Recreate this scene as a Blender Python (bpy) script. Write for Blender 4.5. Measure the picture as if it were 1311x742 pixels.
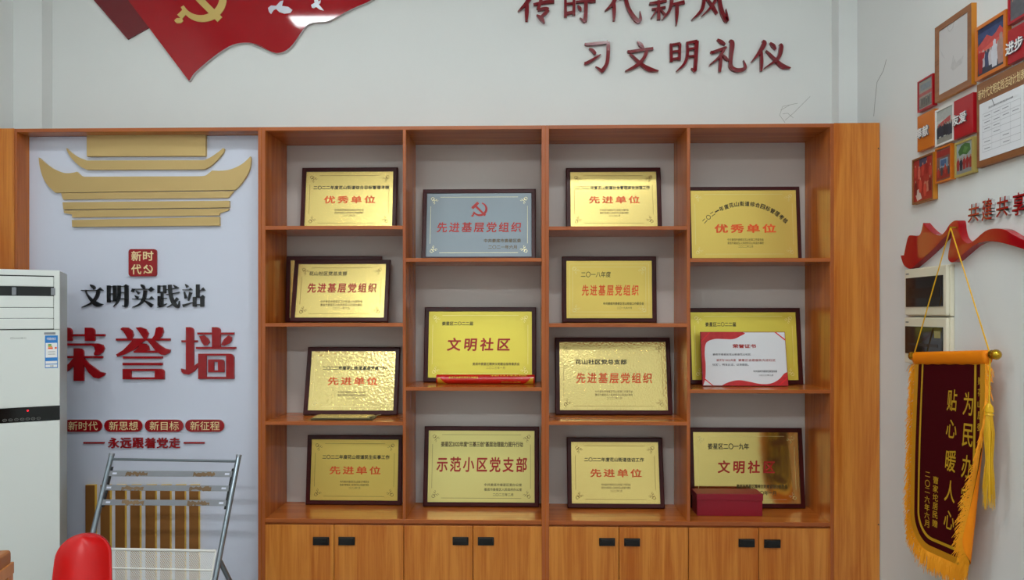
import bpy, bmesh, math, random
from mathutils import Vector, Matrix
for o in list(bpy.data.objects): bpy.data.objects.remove(o)
random.seed(7)
SC = bpy.context.scene
COL = SC.collection

# ------------------------------------------------------------------ camera, world, lights, exposure
F = 874.0; CU, CV = 655.5, 402.0; YAW = math.radians(1.34); EYE = 1.55
cd = bpy.data.cameras.new('camera'); cam = bpy.data.objects.new('camera', cd); COL.objects.link(cam)
cam.location = (0, 0, EYE); cam.rotation_euler = (math.pi/2, 0, YAW)
cd.sensor_width = 36; cd.lens = F/1311*36; cd.shift_y = 31/1311; cd.clip_start = .05; cd.clip_end = 60
SC.camera = cam
wd = bpy.data.worlds.new('world'); SC.world = wd; wd.use_nodes = True
wd.node_tree.nodes['Background'].inputs[0].default_value = (.9, .95, 1, 1)
wd.node_tree.nodes['Background'].inputs[1].default_value = .1
SC.view_settings.view_transform = 'Standard'; SC.view_settings.look = 'None'
SC.view_settings.gamma = 1; SC.view_settings.use_curve_mapping = False
SC.view_settings.exposure = 0.0
LAMPS = [(-1.43, 1.6, 38), (.62, 1.3, 50), (-1.43, -2.0, 92), (.07, -2.0, 92)]

# ------------------------------------------------------------------ places
def ray(u, v):
    a = (u-CU)/F
    return Vector((math.cos(YAW)*a-math.sin(YAW), math.cos(YAW)+math.sin(YAW)*a, (CV-v)/F))
def P(u, v, Y):                      # point of the plane y = Y
    d = ray(u, v); return Vector((d.x*Y/d.y, Y, EYE+d.z*Y/d.y))
def PX(u, v, X):                     # point of the plane x = X
    d = ray(u, v); return Vector((X, d.y*X/d.x, EYE+d.z*X/d.x))
YF, YB, YN, YW, YC = 3.36, 3.667, 3.445, 3.672, 3.592   # cabinet front, cabinet back, niche board, wall, pilaster face
XL, XR, YR, ZC = -2.756, 1.7125, -4.2, 4.07

# ------------------------------------------------------------------ helpers
def lin(c):
    return tuple((x/255/12.92 if x/255 <= .04045 else ((x/255+.055)/1.055)**2.4) for x in c)+(1,)
def newmat(name):
    m = bpy.data.materials.new(name); m.use_nodes = True
    return m, m.node_tree, m.node_tree.nodes['Principled BSDF']
def mat(name, c, rough=.5, metal=0, spec=.5, bump=0, bscale=60, var=0, coat=0, emit=None, vs=3):
    m, t, b = newmat(name); n = t.nodes; l = t.links
    b.inputs['Base Color'].default_value = lin(c); b.inputs['Roughness'].default_value = rough
    b.inputs['Metallic'].default_value = metal; b.inputs['Specular IOR Level'].default_value = spec
    b.inputs['Coat Weight'].default_value = coat; b.inputs['Coat Roughness'].default_value = .05
    tc = n.new('ShaderNodeTexCoord')
    if var:
        nz = n.new('ShaderNodeTexNoise'); nz.inputs['Scale'].default_value = vs; nz.inputs['Detail'].default_value = 5
        l.new(tc.outputs['Object'], nz.inputs['Vector'])
        mx = n.new('ShaderNodeMix'); mx.data_type = 'RGBA'
        mx.inputs[6].default_value = lin([max(0, x-var) for x in c]); mx.inputs[7].default_value = lin([min(255, x+var) for x in c])
        l.new(nz.outputs[0], mx.inputs[0]); l.new(mx.outputs[2], b.inputs['Base Color'])
    if bump:
        nz = n.new('ShaderNodeTexNoise'); nz.inputs['Scale'].default_value = bscale; nz.inputs['Detail'].default_value = 3
        l.new(tc.outputs['Object'], nz.inputs['Vector'])
        bp = n.new('ShaderNodeBump'); bp.inputs['Strength'].default_value = bump; bp.inputs['Distance'].default_value = .002
        l.new(nz.outputs[0], bp.inputs['Height']); l.new(bp.outputs[0], b.inputs['Normal'])
    if emit:
        b.inputs['Emission Color'].default_value = lin(c); b.inputs['Emission Strength'].default_value = emit
    return m
def wood(name, c1, c2, axis='z', rough=.28, fine=1.0):
    m, t, b = newmat(name); n = t.nodes; l = t.links
    tc = n.new('ShaderNodeTexCoord'); oi = n.new('ShaderNodeObjectInfo')
    ad = n.new('ShaderNodeVectorMath'); ad.operation = 'MULTIPLY_ADD'
    l.new(oi.outputs['Random'], ad.inputs[0]); ad.inputs[1].default_value = (7, 3, 5); l.new(tc.outputs['Object'], ad.inputs[2])
    mp = n.new('ShaderNodeMapping'); s = [22*fine]*3; s['xyz'.index(axis)] = 1.1
    mp.inputs['Scale'].default_value = s; l.new(ad.outputs[0], mp.inputs['Vector'])
    a = n.new('ShaderNodeTexNoise'); a.inputs['Scale'].default_value = 1; a.inputs['Detail'].default_value = 7; a.inputs['Roughness'].default_value = .62; a.inputs['Distortion'].default_value = .6
    l.new(mp.outputs[0], a.inputs['Vector'])
    mp2 = n.new('ShaderNodeMapping'); s = [150*fine]*3; s['xyz'.index(axis)] = 3
    mp2.inputs['Scale'].default_value = s; l.new(ad.outputs[0], mp2.inputs['Vector'])
    f = n.new('ShaderNodeTexNoise'); f.inputs['Scale'].default_value = 1; f.inputs['Detail'].default_value = 2; l.new(mp2.outputs[0], f.inputs['Vector'])
    sm = n.new('ShaderNodeMath'); sm.operation = 'MULTIPLY_ADD'; l.new(f.outputs[0], sm.inputs[0]); sm.inputs[1].default_value = .35; l.new(a.outputs[0], sm.inputs[2])
    r = n.new('ShaderNodeValToRGB'); l.new(sm.outputs[0], r.inputs[0])
    r.color_ramp.elements[0].position = .5; r.color_ramp.elements[0].color = lin(c1)
    r.color_ramp.elements[1].position = .82; r.color_ramp.elements[1].color = lin(c2)
    l.new(r.outputs[0], b.inputs['Base Color']); b.inputs['Roughness'].default_value = rough
    bp = n.new('ShaderNodeBump'); bp.inputs['Strength'].default_value = .05; bp.inputs['Distance'].default_value = .001
    l.new(sm.outputs[0], bp.inputs['Height']); l.new(bp.outputs[0], b.inputs['Normal'])
    return m
def plate_mat(name, c, rough, hammer=0, grain=.12, metal=.9, gs=420, hs=38):
    m, t, b = newmat(name); n = t.nodes; l = t.links
    b.inputs['Base Color'].default_value = lin(c); b.inputs['Roughness'].default_value = rough; b.inputs['Metallic'].default_value = metal
    tc = n.new('ShaderNodeTexCoord'); nz = n.new('ShaderNodeTexNoise'); nz.inputs['Scale'].default_value = gs; nz.inputs['Detail'].default_value = 2
    l.new(tc.outputs['Object'], nz.inputs['Vector'])
    bp = n.new('ShaderNodeBump'); bp.inputs['Strength'].default_value = grain; bp.inputs['Distance'].default_value = .001; l.new(nz.outputs[0], bp.inputs['Height'])
    if hammer:
        h = n.new('ShaderNodeTexNoise'); h.inputs['Scale'].default_value = hs; h.inputs['Detail'].default_value = 1.5
        l.new(tc.outputs['Object'], h.inputs['Vector'])
        b2 = n.new('ShaderNodeBump'); b2.inputs['Strength'].default_value = hammer; b2.inputs['Distance'].default_value = .004
        l.new(h.outputs[0], b2.inputs['Height']); l.new(b2.outputs[0], bp.inputs['Normal'])
    l.new(bp.outputs[0], b.inputs['Normal'])
    return m

M = {}
M['wall'] = mat('wall_paint', (226, 228, 226), .75, var=3, bump=.04, bscale=40)
M['ceil'] = mat('ceiling_paint', (236, 236, 234), .8)
M['floor'] = mat('floor_tile', (150, 146, 140), .25, var=8)
M['wood_v'] = wood('cabinet_wood', (164, 82, 28), (196, 112, 44), 'z', .22)
M['wood_h'] = wood('shelf_wood', (164, 82, 28), (196, 112, 44), 'x', .2)
M['edge'] = wood('edge_banding', (158, 78, 32), (176, 94, 42), 'z', .35)
M['edge_h'] = wood('edge_banding_flat', (158, 78, 32), (176, 94, 42), 'x', .35)
M['door'] = wood('door_wood', (184, 96, 24), (216, 138, 56), 'z', .3, .8)
M['back'] = mat('back_board', (202, 194, 189), .5)
M['board'] = mat('display_board', (212, 216, 232), .35)
M['black'] = mat('black_plastic', (14, 14, 15), .35)
M['gold_paint'] = plate_mat('gold_paint', (206, 176, 118), .42, grain=.05, metal=.55)
M['bar_brown'] = plate_mat('bar_brown', (150, 98, 46), .4, grain=.05, metal=.3)
M['bar_gold'] = mat('bar_gold', (236, 190, 60), .35, .3)
M['red_ac'] = mat('red_acrylic', (152, 10, 20), .1)
M['badge'] = mat('badge_red', (150, 12, 22), .2)
M['slogan'] = mat('maroon_acrylic', (118, 8, 22), .09)
M['flag'] = mat('flag_red', (164, 8, 22), .05, coat=0)
M['flag2'] = mat('flag_dark_red', (112, 18, 28), .2, coat=.3)
M['acr'] = mat('clear_edge', (196, 190, 190), .2)
M['ink'] = mat('black_ink', (22, 20, 16), .45)
M['blackac'] = mat('black_acrylic', (18, 20, 24), .14, coat=.3)
M['cream'] = mat('cream_lettering', (238, 214, 160), .4)
M['emblem'] = mat('emblem_gold', (214, 184, 108), .35, .3)
M['dove'] = mat('dove_silver', (196, 196, 204), .3, .2)
M['frame_w'] = mat('dark_rosewood', (64, 12, 14), .3, spec=.3, coat=.0, bump=.05, bscale=200)
M['redtext'] = mat('red_lettering', (244, 92, 28), .4)
M['darkred'] = mat('dark_red_lettering', (172, 26, 18), .4)
M['orn'] = mat('ornament_ink', (120, 84, 30), .4, .3)
M['orn_lt'] = mat('ornament_light', (236, 222, 160), .3, .5)
M['small'] = mat('small_lettering', (88, 66, 24), .45)
M['gold'] = plate_mat('brushed_gold', (238, 212, 132), .27)
M['gold_h'] = plate_mat('hammered_gold', (238, 214, 140), .16, hammer=.38, hs=75)
M['gold_f'] = plate_mat('fine_gold', (238, 214, 140), .2, hammer=.25, hs=110)
M['gold_s'] = plate_mat('satin_gold', (230, 202, 106), .36, metal=.8)
M['gold_p'] = plate_mat('pale_gold', (232, 220, 140), .34, metal=.6)
M['yellow'] = plate_mat('yellow_gold', (246, 228, 92), .24, grain=.03, metal=.35)
M['gold_m'] = plate_mat('mirror_gold', (236, 212, 130), .08, hammer=.05, hs=5, grain=.01, metal=.95)
M['silver'] = plate_mat('brushed_silver', (116, 123, 128), .38, grain=.06)
M['ac_white'] = mat('ac_white', (226, 230, 226), .3, bump=.01)
M['ac_side_shaded'] = mat('ac_side_shaded', (190, 196, 190), .4)  # darker copy of the front white, side shading put into the colour
M['ac_dark'] = mat('ac_dark', (20, 22, 24), .3)
M['ac_glass'] = mat('ac_glass', (10, 11, 13), .08)
M['led'] = mat('led_red', (230, 20, 40), .4, emit=1.5)
M['grey_ink'] = mat('grey_ink', (128, 128, 124), .4)
M['blue'] = mat('label_blue', (38, 128, 206), .4)
M['white'] = mat('white_print', (240, 240, 240), .4)
M['green'] = mat('label_green', (60, 160, 60), .4)
M['steel'] = mat('grey_tube', (132, 142, 150), .28, .75)
M['bar_grey'] = mat('grey_bar', (140, 142, 148), .35, .5)
M['rust'] = mat('glue_residue', (112, 82, 46), .7, bump=.9, bscale=300, var=50)
M['redpl'] = mat('red_plastic', (206, 4, 8), .36)
M['leather'] = mat('brown_leather', (166, 104, 54), .45, bump=.1, bscale=200)
M['oak'] = wood('stool_wood', (176, 104, 44), (206, 138, 70), 'z', .35)
M['pic_brown'] = wood('frame_brown', (128, 78, 42), (152, 98, 58), 'y', .4)
M['pic_amber'] = mat('frame_amber', (196, 124, 28), .35)
M['pic_orange'] = mat('frame_orange', (206, 112, 26), .35, var=8)
M['pic_red'] = mat('frame_red', (172, 12, 26), .3)
M['pic_white'] = mat('frame_white', (226, 224, 220), .4)
M['pic_olive'] = mat('frame_olive', (176, 156, 86), .4)
M['paper'] = mat('paper', (228, 230, 234), .6)
M['paper2'] = mat('blank_paper', (206, 203, 202), .55, var=6)
M['box_w'] = mat('box_plastic', (228, 221, 198), .35)
M['box_glass'] = mat('smoked_cover', (34, 32, 32), .08)
M['breaker'] = mat('breaker_brown', (26, 19, 19), .25)
M['velvet'] = mat('maroon_velvet', (70, 3, 12), .85, spec=.1, bump=.2, bscale=500)
M['orange'] = mat('orange_satin', (248, 138, 4), .6, spec=.25, bump=.05)
M['fringe'] = mat('gold_fringe', (252, 166, 24), .6, spec=.3)
M['braid'] = mat('gold_braid', (224, 160, 30), .45, .3, bump=.8, bscale=250)
M['thread'] = mat('gold_thread', (212, 168, 32), .5, .2)
M['tassel'] = mat('tassel_yellow', (232, 178, 10), .5)
M['brass'] = mat('brass', (206, 160, 44), .2, .9)
M['scroll'] = mat('scroll_red', (196, 22, 14), .22, coat=.4)
M['boxred'] = mat('box_red', (142, 10, 36), .45, bump=.1, bscale=300)
M['crack'] = mat('crack_dark', (150, 150, 146), .9)
M['gilt'] = mat('gilt_sheet', (206, 184, 120), .25, .6, bump=.6, bscale=120)
M['giltd'] = mat('gilt_edge', (70, 62, 40), .35, .3, bump=.5, bscale=200)
M['door_plain'] = mat('rear_door_paint', (120, 82, 52), .45)
M['skin'] = mat('print_skin', (190, 146, 118), .5)
def flat(c): 
    k = 'print_%02x%02x%02x' % tuple(c)
    if k not in M: M[k] = mat(k, c, .5, var=16, vs=55)
    return M[k]

class MB:
    def __init__(s): s.v = []; s.f = []; s.m = []; s.mats = []
    def mi(s, m):
        if m not in s.mats: s.mats.append(m)
        return s.mats.index(m)
    def add(s, vs, fs, m):
        b = len(s.v); s.v += [Vector(x) for x in vs]; k = s.mi(m)
        for f in fs: s.f.append([b+i for i in f]); s.m.append(k)
    def box(s, x0, x1, y0, y1, z0, z1, m):
        s.add([(x0,y0,z0),(x1,y0,z0),(x1,y1,z0),(x0,y1,z0),(x0,y0,z1),(x1,y0,z1),(x1,y1,z1),(x0,y1,z1)],
              [(0,3,2,1),(4,5,6,7),(0,1,5,4),(1,2,6,5),(2,3,7,6),(3,0,4,7)], m)
    def prism(s, front, d, m, mside=None, back=False):    # outline `front`, given thickness vector d (towards the back)
        n = len(front); d = Vector(d); front = [Vector(p) for p in front]
        nn = Vector((0,0,0))
        for i in range(n): nn += front[i].cross(front[(i+1) % n])
        if nn.dot(d) > 0: front = front[::-1]
        s.add(front, [list(range(n))], m)
        vs = front+[p+d for p in front]
        s.add(vs, [(i, n+i, n+(i+1) % n, (i+1) % n) for i in range(n)], mside or m)
        if back: s.add([p+d for p in front], [list(range(n))[::-1]], mside or m)
    def tube(s, pts, r, m, n=12, cap=True):
        pts = [Vector(p) for p in pts]; R = r if isinstance(r, (list, tuple)) else [r]*len(pts)
        b = len(s.v); k = s.mi(m); up = None
        for i, p in enumerate(pts):
            t = (pts[min(i+1, len(pts)-1)]-pts[max(i-1, 0)]).normalized()
            if up is None: up = Vector((0,0,1)) if abs(t.z) < .9 else Vector((1,0,0))
            a = t.cross(up).normalized(); up = a.cross(t).normalized()
            for j in range(n):
                w = 2*math.pi*j/n; s.v.append(p+(a*math.cos(w)+up*math.sin(w))*R[i])
        for i in range(len(pts)-1):
            for j in range(n):
                s.f.append([b+i*n+j, b+i*n+(j+1) % n, b+(i+1)*n+(j+1) % n, b+(i+1)*n+j]); s.m.append(k)
        if cap:
            s.f.append([b+j for j in range(n)][::-1]); s.m.append(k)
            s.f.append([b+(len(pts)-1)*n+j for j in range(n)]); s.m.append(k)
    def ball(s, c, r, m, n=12, sx=(1,1,1)):
        c = Vector(c); b = len(s.v); k = s.mi(m); h = n//2
        for i in range(h+1):
            a = math.pi*i/h
            for j in range(n):
                w = 2*math.pi*j/n
                s.v.append(c+Vector((math.sin(a)*math.cos(w)*sx[0], math.sin(a)*math.sin(w)*sx[1], math.cos(a)*sx[2]))*r)
        for i in range(h):
            for j in range(n):
                s.f.append([b+i*n+j, b+(i+1)*n+j, b+(i+1)*n+(j+1) % n, b+i*n+(j+1) % n]); s.m.append(k)
    def build(s, name, parent=None, bevel=0, smooth=False, local=False, seg=2):
        me = bpy.data.meshes.new(name)
        off = Vector((0,0,0)) if (parent is None or local) else OFF.get(parent.name, Vector((0,0,0)))
        me.from_pydata([v-off for v in s.v], [], s.f)
        for m in s.mats: me.materials.append(m)
        for p, k in zip(me.polygons, s.m): p.material_index = k
        bm = bmesh.new(); bm.from_mesh(me)
        if bevel or smooth: bmesh.ops.remove_doubles(bm, verts=bm.verts, dist=1e-5)
        bmesh.ops.dissolve_degenerate(bm, dist=1e-7, edges=bm.edges)
        if bevel:
            es = [e for e in bm.edges if len(e.link_faces) == 2 and e.calc_face_angle(0) > .6]
            bmesh.ops.bevel(bm, geom=es, offset=bevel, segments=seg, profile=.6, affect='EDGES', clamp_overlap=True)
        bm.to_mesh(me); bm.free()
        if smooth: me.shade_smooth()
        return link(name, me, parent)
OFF = {}
def link(name, me, parent):
    o = bpy.data.objects.new(name, me); COL.objects.link(o)
    if parent is not None:
        o.parent = parent; OFF[o.name] = OFF.get(parent.name, Vector((0,0,0)))
    return o
def tag(o, label, cat, group=None):
    o['label'] = label; o['category'] = cat
    if group: o['group'] = group
    return o
def thing(name, label, cat, loc=(0,0,0), rot=(0,0,0), group=None):
    o = bpy.data.objects.new(name, None); COL.objects.link(o); o.empty_display_size = .05
    o.location = loc; o.rotation_euler = rot; OFF[o.name] = Vector(loc)
    return tag(o, label, cat, group)
def struct(mb, name, parent=None, bevel=0):
    o = mb.build(name, parent, bevel); o['kind'] = 'structure'; return o

# ------------------------------------------------------------------ lettering
_TC = {}
def glyphs(body, bold=0., shear=0., space=1., res=4):
    key = (body, bold, shear, space, res)
    if key in _TC: return _TC[key]
    c = bpy.data.curves.new('lettering', 'FONT'); c.body = body; c.size = 1; c.offset = bold; c.shear = shear
    c.space_character = space; c.resolution_u = res; c.fill_mode = 'FRONT'
    o = bpy.data.objects.new('lettering', c); COL.objects.link(o)
    dg = bpy.context.evaluated_depsgraph_get(); dg.update()
    me = bpy.data.meshes.new_from_object(o.evaluated_get(dg))
    vs = [v.co.copy() for v in me.vertices]; fs = [list(p.vertices) for p in me.polygons]
    bpy.data.objects.remove(o); bpy.data.curves.remove(c); bpy.data.meshes.remove(me)
    x0 = min(v.x for v in vs); x1 = max(v.x for v in vs); y0 = min(v.y for v in vs); y1 = max(v.y for v in vs)
    vs = [((v.x-x0)/(x1-x0), (v.y-y0)/(y1-y0)) for v in vs]
    _TC[key] = (vs, fs, x1-x0, y1-y0); return _TC[key]
def put_text(mb, body, fn, m, bold=0., shear=0., space=1., res=4, thick=None, mside=None):
    """fn maps the unit square of the line (x right, y up) to a place; thick is a vector towards the back"""
    vs0, fs, ex, ey = glyphs(body, 0., shear, space, res)
    cnt = {}
    for f in fs:
        for i in range(len(f)):
            e = (f[i], f[(i+1) % len(f)]); cnt[e] = cnt.get(e, 0)+1
    es = [e for e in cnt if (e[1], e[0]) not in cnt]
    nn = (fn(.51,.5)-fn(.5,.5)).cross(fn(.5,.51)-fn(.5,.5)).normalized()*.00005
    for q_, (sx, sy) in enumerate(((0,0),) if bold < .004 else ((-.7,-.7),(.7,-.7),(-.7,.7),(.7,.7)) if bold < .02 else ((-1,0),(1,0),(0,1),(0,-1),(.7,.7),(-.7,-.7),(.7,-.7),(-.7,.7))):
        dx, dy = sx*bold/ex, sy*bold/ey; kx, ky = 1-2*bold/ex, 1-2*bold/ey
        pts = [fn(.5+(a-.5)*kx+dx, .5+(c-.5)*ky+dy)+nn*q_ for a, c in vs0]; mb.add(pts, fs, m)
        if thick is not None:
            d = Vector(thick); n = len(pts)
            mb.add(pts+[Vector(p)+d for p in pts], [(a, n+a, n+b, b) for a, b in es], mside or m)
def catmull(pts, k=5):
    if len(pts) < 3: return pts
    out = []
    for i in range(len(pts)-1):
        p0 = pts[max(i-1,0)]; p1 = pts[i]; p2 = pts[i+1]; p3 = pts[min(i+2, len(pts)-1)]
        for j in range(k):
            t = j/k
            out.append(tuple(.5*((2*b)+(-a+c)*t+(2*a-5*b+4*c-d)*t*t+(-a+3*b-3*c+d)*t**3) for a, b, c, d in zip(p0, p1, p2, p3)))
    out.append(pts[-1]); return out
WMIN = 1e-4
def stroke(mb, pts, fn, d, m, mside=None, k=5, lift=0):
    """brush stroke: (x, y, width) points on the picture of the character"""
    q = catmull([(float(a), float(b), float(c)) for a, b, c in pts], k); L = []; R = []
    for i, (x, y, w) in enumerate(q):
        a = q[max(i-1,0)]; b = q[min(i+1, len(q)-1)]; tx, ty = b[0]-a[0], b[1]-a[1]; n = math.hypot(tx, ty) or 1
        tx /= n; ty /= n; w = max(w, WMIN)
        L.append((x-ty*w/2, y+tx*w/2)); R.append((x+ty*w/2, y-tx*w/2))
    d = Vector(d); ld = d.normalized()*(-lift)
    V = [fn(*p)+ld for p in L]+[fn(*p)+ld for p in R]; n = len(q)
    mb.add(V, [(i, i+1, n+i+1, n+i) for i in range(n-1)], m)
    W = V+[v+d for v in V]; N = 2*n
    ring = list(range(n))+list(range(2*n-1, n-1, -1))
    mb.add(W, [(ring[i], N+ring[i], N+ring[(i+1) % N], ring[(i+1) % N]) for i in range(N)], mside or m)
def emblem(mb, fn, d, m, mside=None):
    """hammer and sickle, on the square -1..1 (x right, y down)"""
    arc = []
    for i in range(15):
        a = math.radians(-72+i*(228/14)); w = .06+.24*math.sin(math.pi*(i+1.5)/17)
        arc.append((.08+.82*math.cos(a), .02+.8*math.sin(a), w))
    stroke(mb, arc, fn, d, m, mside, 2)
    stroke(mb, [(-.52,.5,.22),(-.78,.76,.24)], fn, d, m, mside, 2, .0002)
    stroke(mb, [(-.8,.8,.16),(-.8,.9,.34),(-.8,1.0,.16)], fn, d, m, mside, 3, .0003)
    stroke(mb, [(-.42,-.34,.26),(.78,.86,.26)], fn, d, m, mside, 2, .0004)
    stroke(mb, [(-.86,-.06,.36),(-.1,-.8,.36)], fn, d, m, mside, 2, .0005)

# ------------------------------------------------------------------ the room
b = MB(); b.box(XL, XR, YR, YW, -.1, 0, M['floor']); struct(b, 'floor')
b = MB(); b.box(XL, XR, YR, YW, ZC, ZC+.1, M['ceil']); struct(b, 'ceiling')
b = MB(); b.box(XL-.1, XR+.1, YW, YW+.12, -.1, ZC+.1, M['wall']); wall_back = struct(b, 'wall_back')
b = MB(); b.box(XL-.12, XL, YR, YW, -.1, ZC+.1, M['wall']); struct(b, 'wall_left')
b = MB(); b.box(XR, XR+.12, YR, YW, -.1, ZC+.1, M['wall']); wall_right = struct(b, 'wall_right')
b = MB(); b.box(XL-.1, XR+.1, YR-.12, YR, -.1, ZC+.1, M['wall']); struct(b, 'wall_rear')
xp = P(67, 100, YW).x; b = MB(); b.box(XL, xp, YC, YW, 2.475, ZC, M['wall']); struct(b, 'trim_1')
xp = P(1065, 100, YW).x; b = MB(); b.box(xp, XR, YC, YW, 2.475, ZC, M['wall']); struct(b, 'trim_2')
# cracks in the plaster
def line(mb, pts, fn, w, d, m): stroke(mb, [(x, y, w) for x, y in pts], fn, d, m, None, 1)
b = MB(); s = 420/1311
fw = lambda x, y: P(640+x*s, y*s, YW-.0006)
for pts in ([(1140,490),(1118,460),(1130,425),(1190,412)], [(1140,480),(1175,450),(1240,385)], [(1130,455),(1150,452),(1172,470)], [(1122,440),(1160,418)]):
    line(b, pts, fw, 1.3, (0,.0005,0), M['crack'])
b.build('crack', wall_back)
b = MB(); s = 261/807
fw = lambda x, y: PX(1050+x*s, y*s, XR-.0006)
line(b, [(212,460),(218,390),(225,325),(250,280),(262,235)], fw, 1.2, (.0005,0,0), M['crack'])
b.build('crack', wall_right)
# rear door, behind the camera
b = MB(); b.box(-.6, .4, YR, YR+.04, 0, 2.1, M['door_plain']); d1 = struct(b, 'door_1')
# ceiling lights
for i, (x, y, e) in enumerate(LAMPS):
    t = thing('ceiling_light', 'flat white ceiling light panel over the '+['honour wall panel', 'bookcases', 'rear left of the room', 'rear right of the room'][i], 'ceiling light', (x, y, ZC-.06), group='ceiling light panels')
    f = MB(); w, h = .55, .1
    for a in ((x-w-.02, x-w, y-h-.02, y+h+.02), (x+w, x+w+.02, y-h-.02, y+h+.02), (x-w, x+w, y-h-.02, y-h), (x-w, x+w, y+h, y+h+.02)):
        f.box(*a, ZC-.06, ZC, M['white'])
    f.build('frame', t)
    lm = mat('lamp_diffuser', (244, 253, 255), .5, emit=e)
    g = MB(); g.box(x-w, x+w, y-h, y+h, ZC-.052, ZC-.04, lm); g.build('diffuser', t)

# ------------------------------------------------------------------ bookcases
TH = .018
def X(u): return P(u, 400, YF).x
def Z(v, u=700): return P(u, v, YF).z
ZTOP = Z(162, 428)
def bookcase(name, label, uL, uR, uD, lshelf, rshelf, vcount, doors, handles):
    x0, x1 = X(uL), X(uR); xd0, xd1 = X(uD[0]), X(uD[1])
    t = thing(name, label, 'bookcase', ((x0+x1)/2, (YF+YB)/2, 0), group='open bookcases with cupboards below')
    def part(nm, x0, x1, y0, y1, z0, z1, m, me=None, pr=None):
        b = MB(); b.box(x0, x1, y0, y1, z0, z1, m)
        if me: b.m[2] = b.mi(me)
        return b.build(nm, pr or t, .0012, seg=1)
    zc = Z(vcount, (uL+uR)/2)
    part('side_panel', x0, x0+TH, YF, YB, 0, ZTOP, M['wood_v'], M['edge'])
    part('side_panel', x1-TH, x1, YF, YB, 0, ZTOP, M['wood_v'], M['edge'])
    part('top_panel', x0+TH, x1-TH, YF, YB-.004, ZTOP-TH, ZTOP, M['wood_h'], M['edge_h'])
    part('divider', xd0, xd1, YF+.001, YB-.004, zc, ZTOP-TH, M['wood_v'], M['edge'])
    zs = []
    for lst, a, c, um in ((lshelf, x0+TH, xd0, (uL+uD[0])/2), (rshelf, xd1, x1-TH, (uR+uD[1])/2)):
        r = []
        for v in lst:
            z = Z(v, um); part('shelf', a, c, YF+.001, YB-.004, z-TH, z, M['wood_h'], M['edge_h']); r.append(z)
        zs.append(r)
    part('counter', x0+TH, x1-TH, YF, YB-.004, zc-.02, zc, M['wood_h'], M['edge_h'])
    part('rail', x0+TH, x1-TH, YF+.018, YF+.036, zc-.05, zc-.02, M['edge_h'])
    part('back_panel', x0+TH, x1-TH, YB-.004, YB, .06, ZTOP, M['back'])
    part('plinth', x0+TH, x1-TH, YF+.03, YF+.048, 0, .06, M['wood_h'])
    part('bottom_panel', x0+TH, x1-TH, YF+.02, YB-.004, .06, .078, M['wood_h'])
    for (a, c), (h0, h1, v0, v1) in zip(doors, handles):
        xa, xb = X(a), X(c)
        d = part('door', xa+.0015, xb-.0015, YF+.001, YF+.019, .064, zc-.031, M['door'])
        hb = MB(); z1, z0 = Z(v0, h0), Z(v1, h0); xa, xb = X(h0), X(h1)
        hb.box(xa, xb, YF-.007, YF+.001, z0, z1, M['black'])
        hb.box(xa+.006, xb-.006, YF-.014, YF-.005, z0+.016, z1-.003, M['black'])
        hb.build('handle', d, .0025)
    return t, zs, zc
bc1, (ZA, Zb), ZK1 = bookcase('bookcase', 'left orange-brown bookcase, next to the white honour panel', 334.9, 698.2, (515.6, 519.6),
    (288.8, 413.3, 539.4), (330.1, 495.4), 664.5, [(339, 427.6), (427.6, 516.8), (516.8, 605.6), (605.6, 694)],
    [(401,421.5,686.6,697), (433.5,454.5,686.6,697), (579.6,599.8,686.6,697), (611.8,632.4,686.8,697.2)])
bc2, (Zc_, Zd), ZK2 = bookcase('bookcase', 'right orange-brown bookcase, beside the tall filler panel', 698.2, 1067.8, (879.6, 883.8),
    (289.4, 413.8, 539.4), (330.3, 498.6), 667.2, [(702.6, 792.4), (792.4, 881.6), (881.6, 971.6), (971.6, 1063.6)],
    [(767,787.3,688,698), (799,819.3,688.4,698.4), (945.3,966,689,699.5), (978,999,690,700.5)])
# tall filler panel on the right
t = tag(MB().build('filler_panel') if False else thing('filler_panel', 'tall plain wooden filler panel closing the gap to the right wall', 'panel', (X(1098), YF+.1, 0)), 'tall plain wooden filler panel closing the gap to the right wall', 'panel')
b = MB(); b.box(X(1067.9), XR-.003, YF, YF+.018, 0, ZTOP+.002, M['door']); b.build('face_board', t, .001, seg=1)
b = MB(); b.box(X(1067.9), X(1067.9)+.018, YF+.018, YB-.002, 0, ZTOP, M['wood_v']); b.build('return_board', t)
for u, v in ((1124.6, 190), (1124.6, 671)):
    b = MB(); p = P(u, v, YF); b.tube([p+Vector((0,-.0015,0)), p+Vector((0,.004,0))], .0035, M['giltd']); b.build('screw_cap', t)
# niche around the white honour panel
t = thing('niche_surround', 'wooden surround framing the white honour panel, left of the bookcases', 'panel', (X(180), YF+.1, 0))
def npart(nm, a, m, me=None):
    b = MB(); b.box(*a, m)
    if me: b.m[2] = b.mi(me)
    return b.build(nm, t, .001, seg=1)
npart('face_board', (XL+.003, X(18), YF, YF+.018, 0, ZTOP+.002), M['door'])
npart('side_panel', (X(18.6), X(21.5), YF, YF+.2, 0, ZTOP), M['wood_v'], M['edge'])
npart('side_panel', (X(330.3), X(334.6), YF, YF+.2, 0, ZTOP), M['wood_v'], M['edge'])
npart('top_panel', (X(21.6), X(330.2), YF, YF+.2, ZTOP-TH, ZTOP), M['wood_h'], M['edge_h'])

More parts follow.
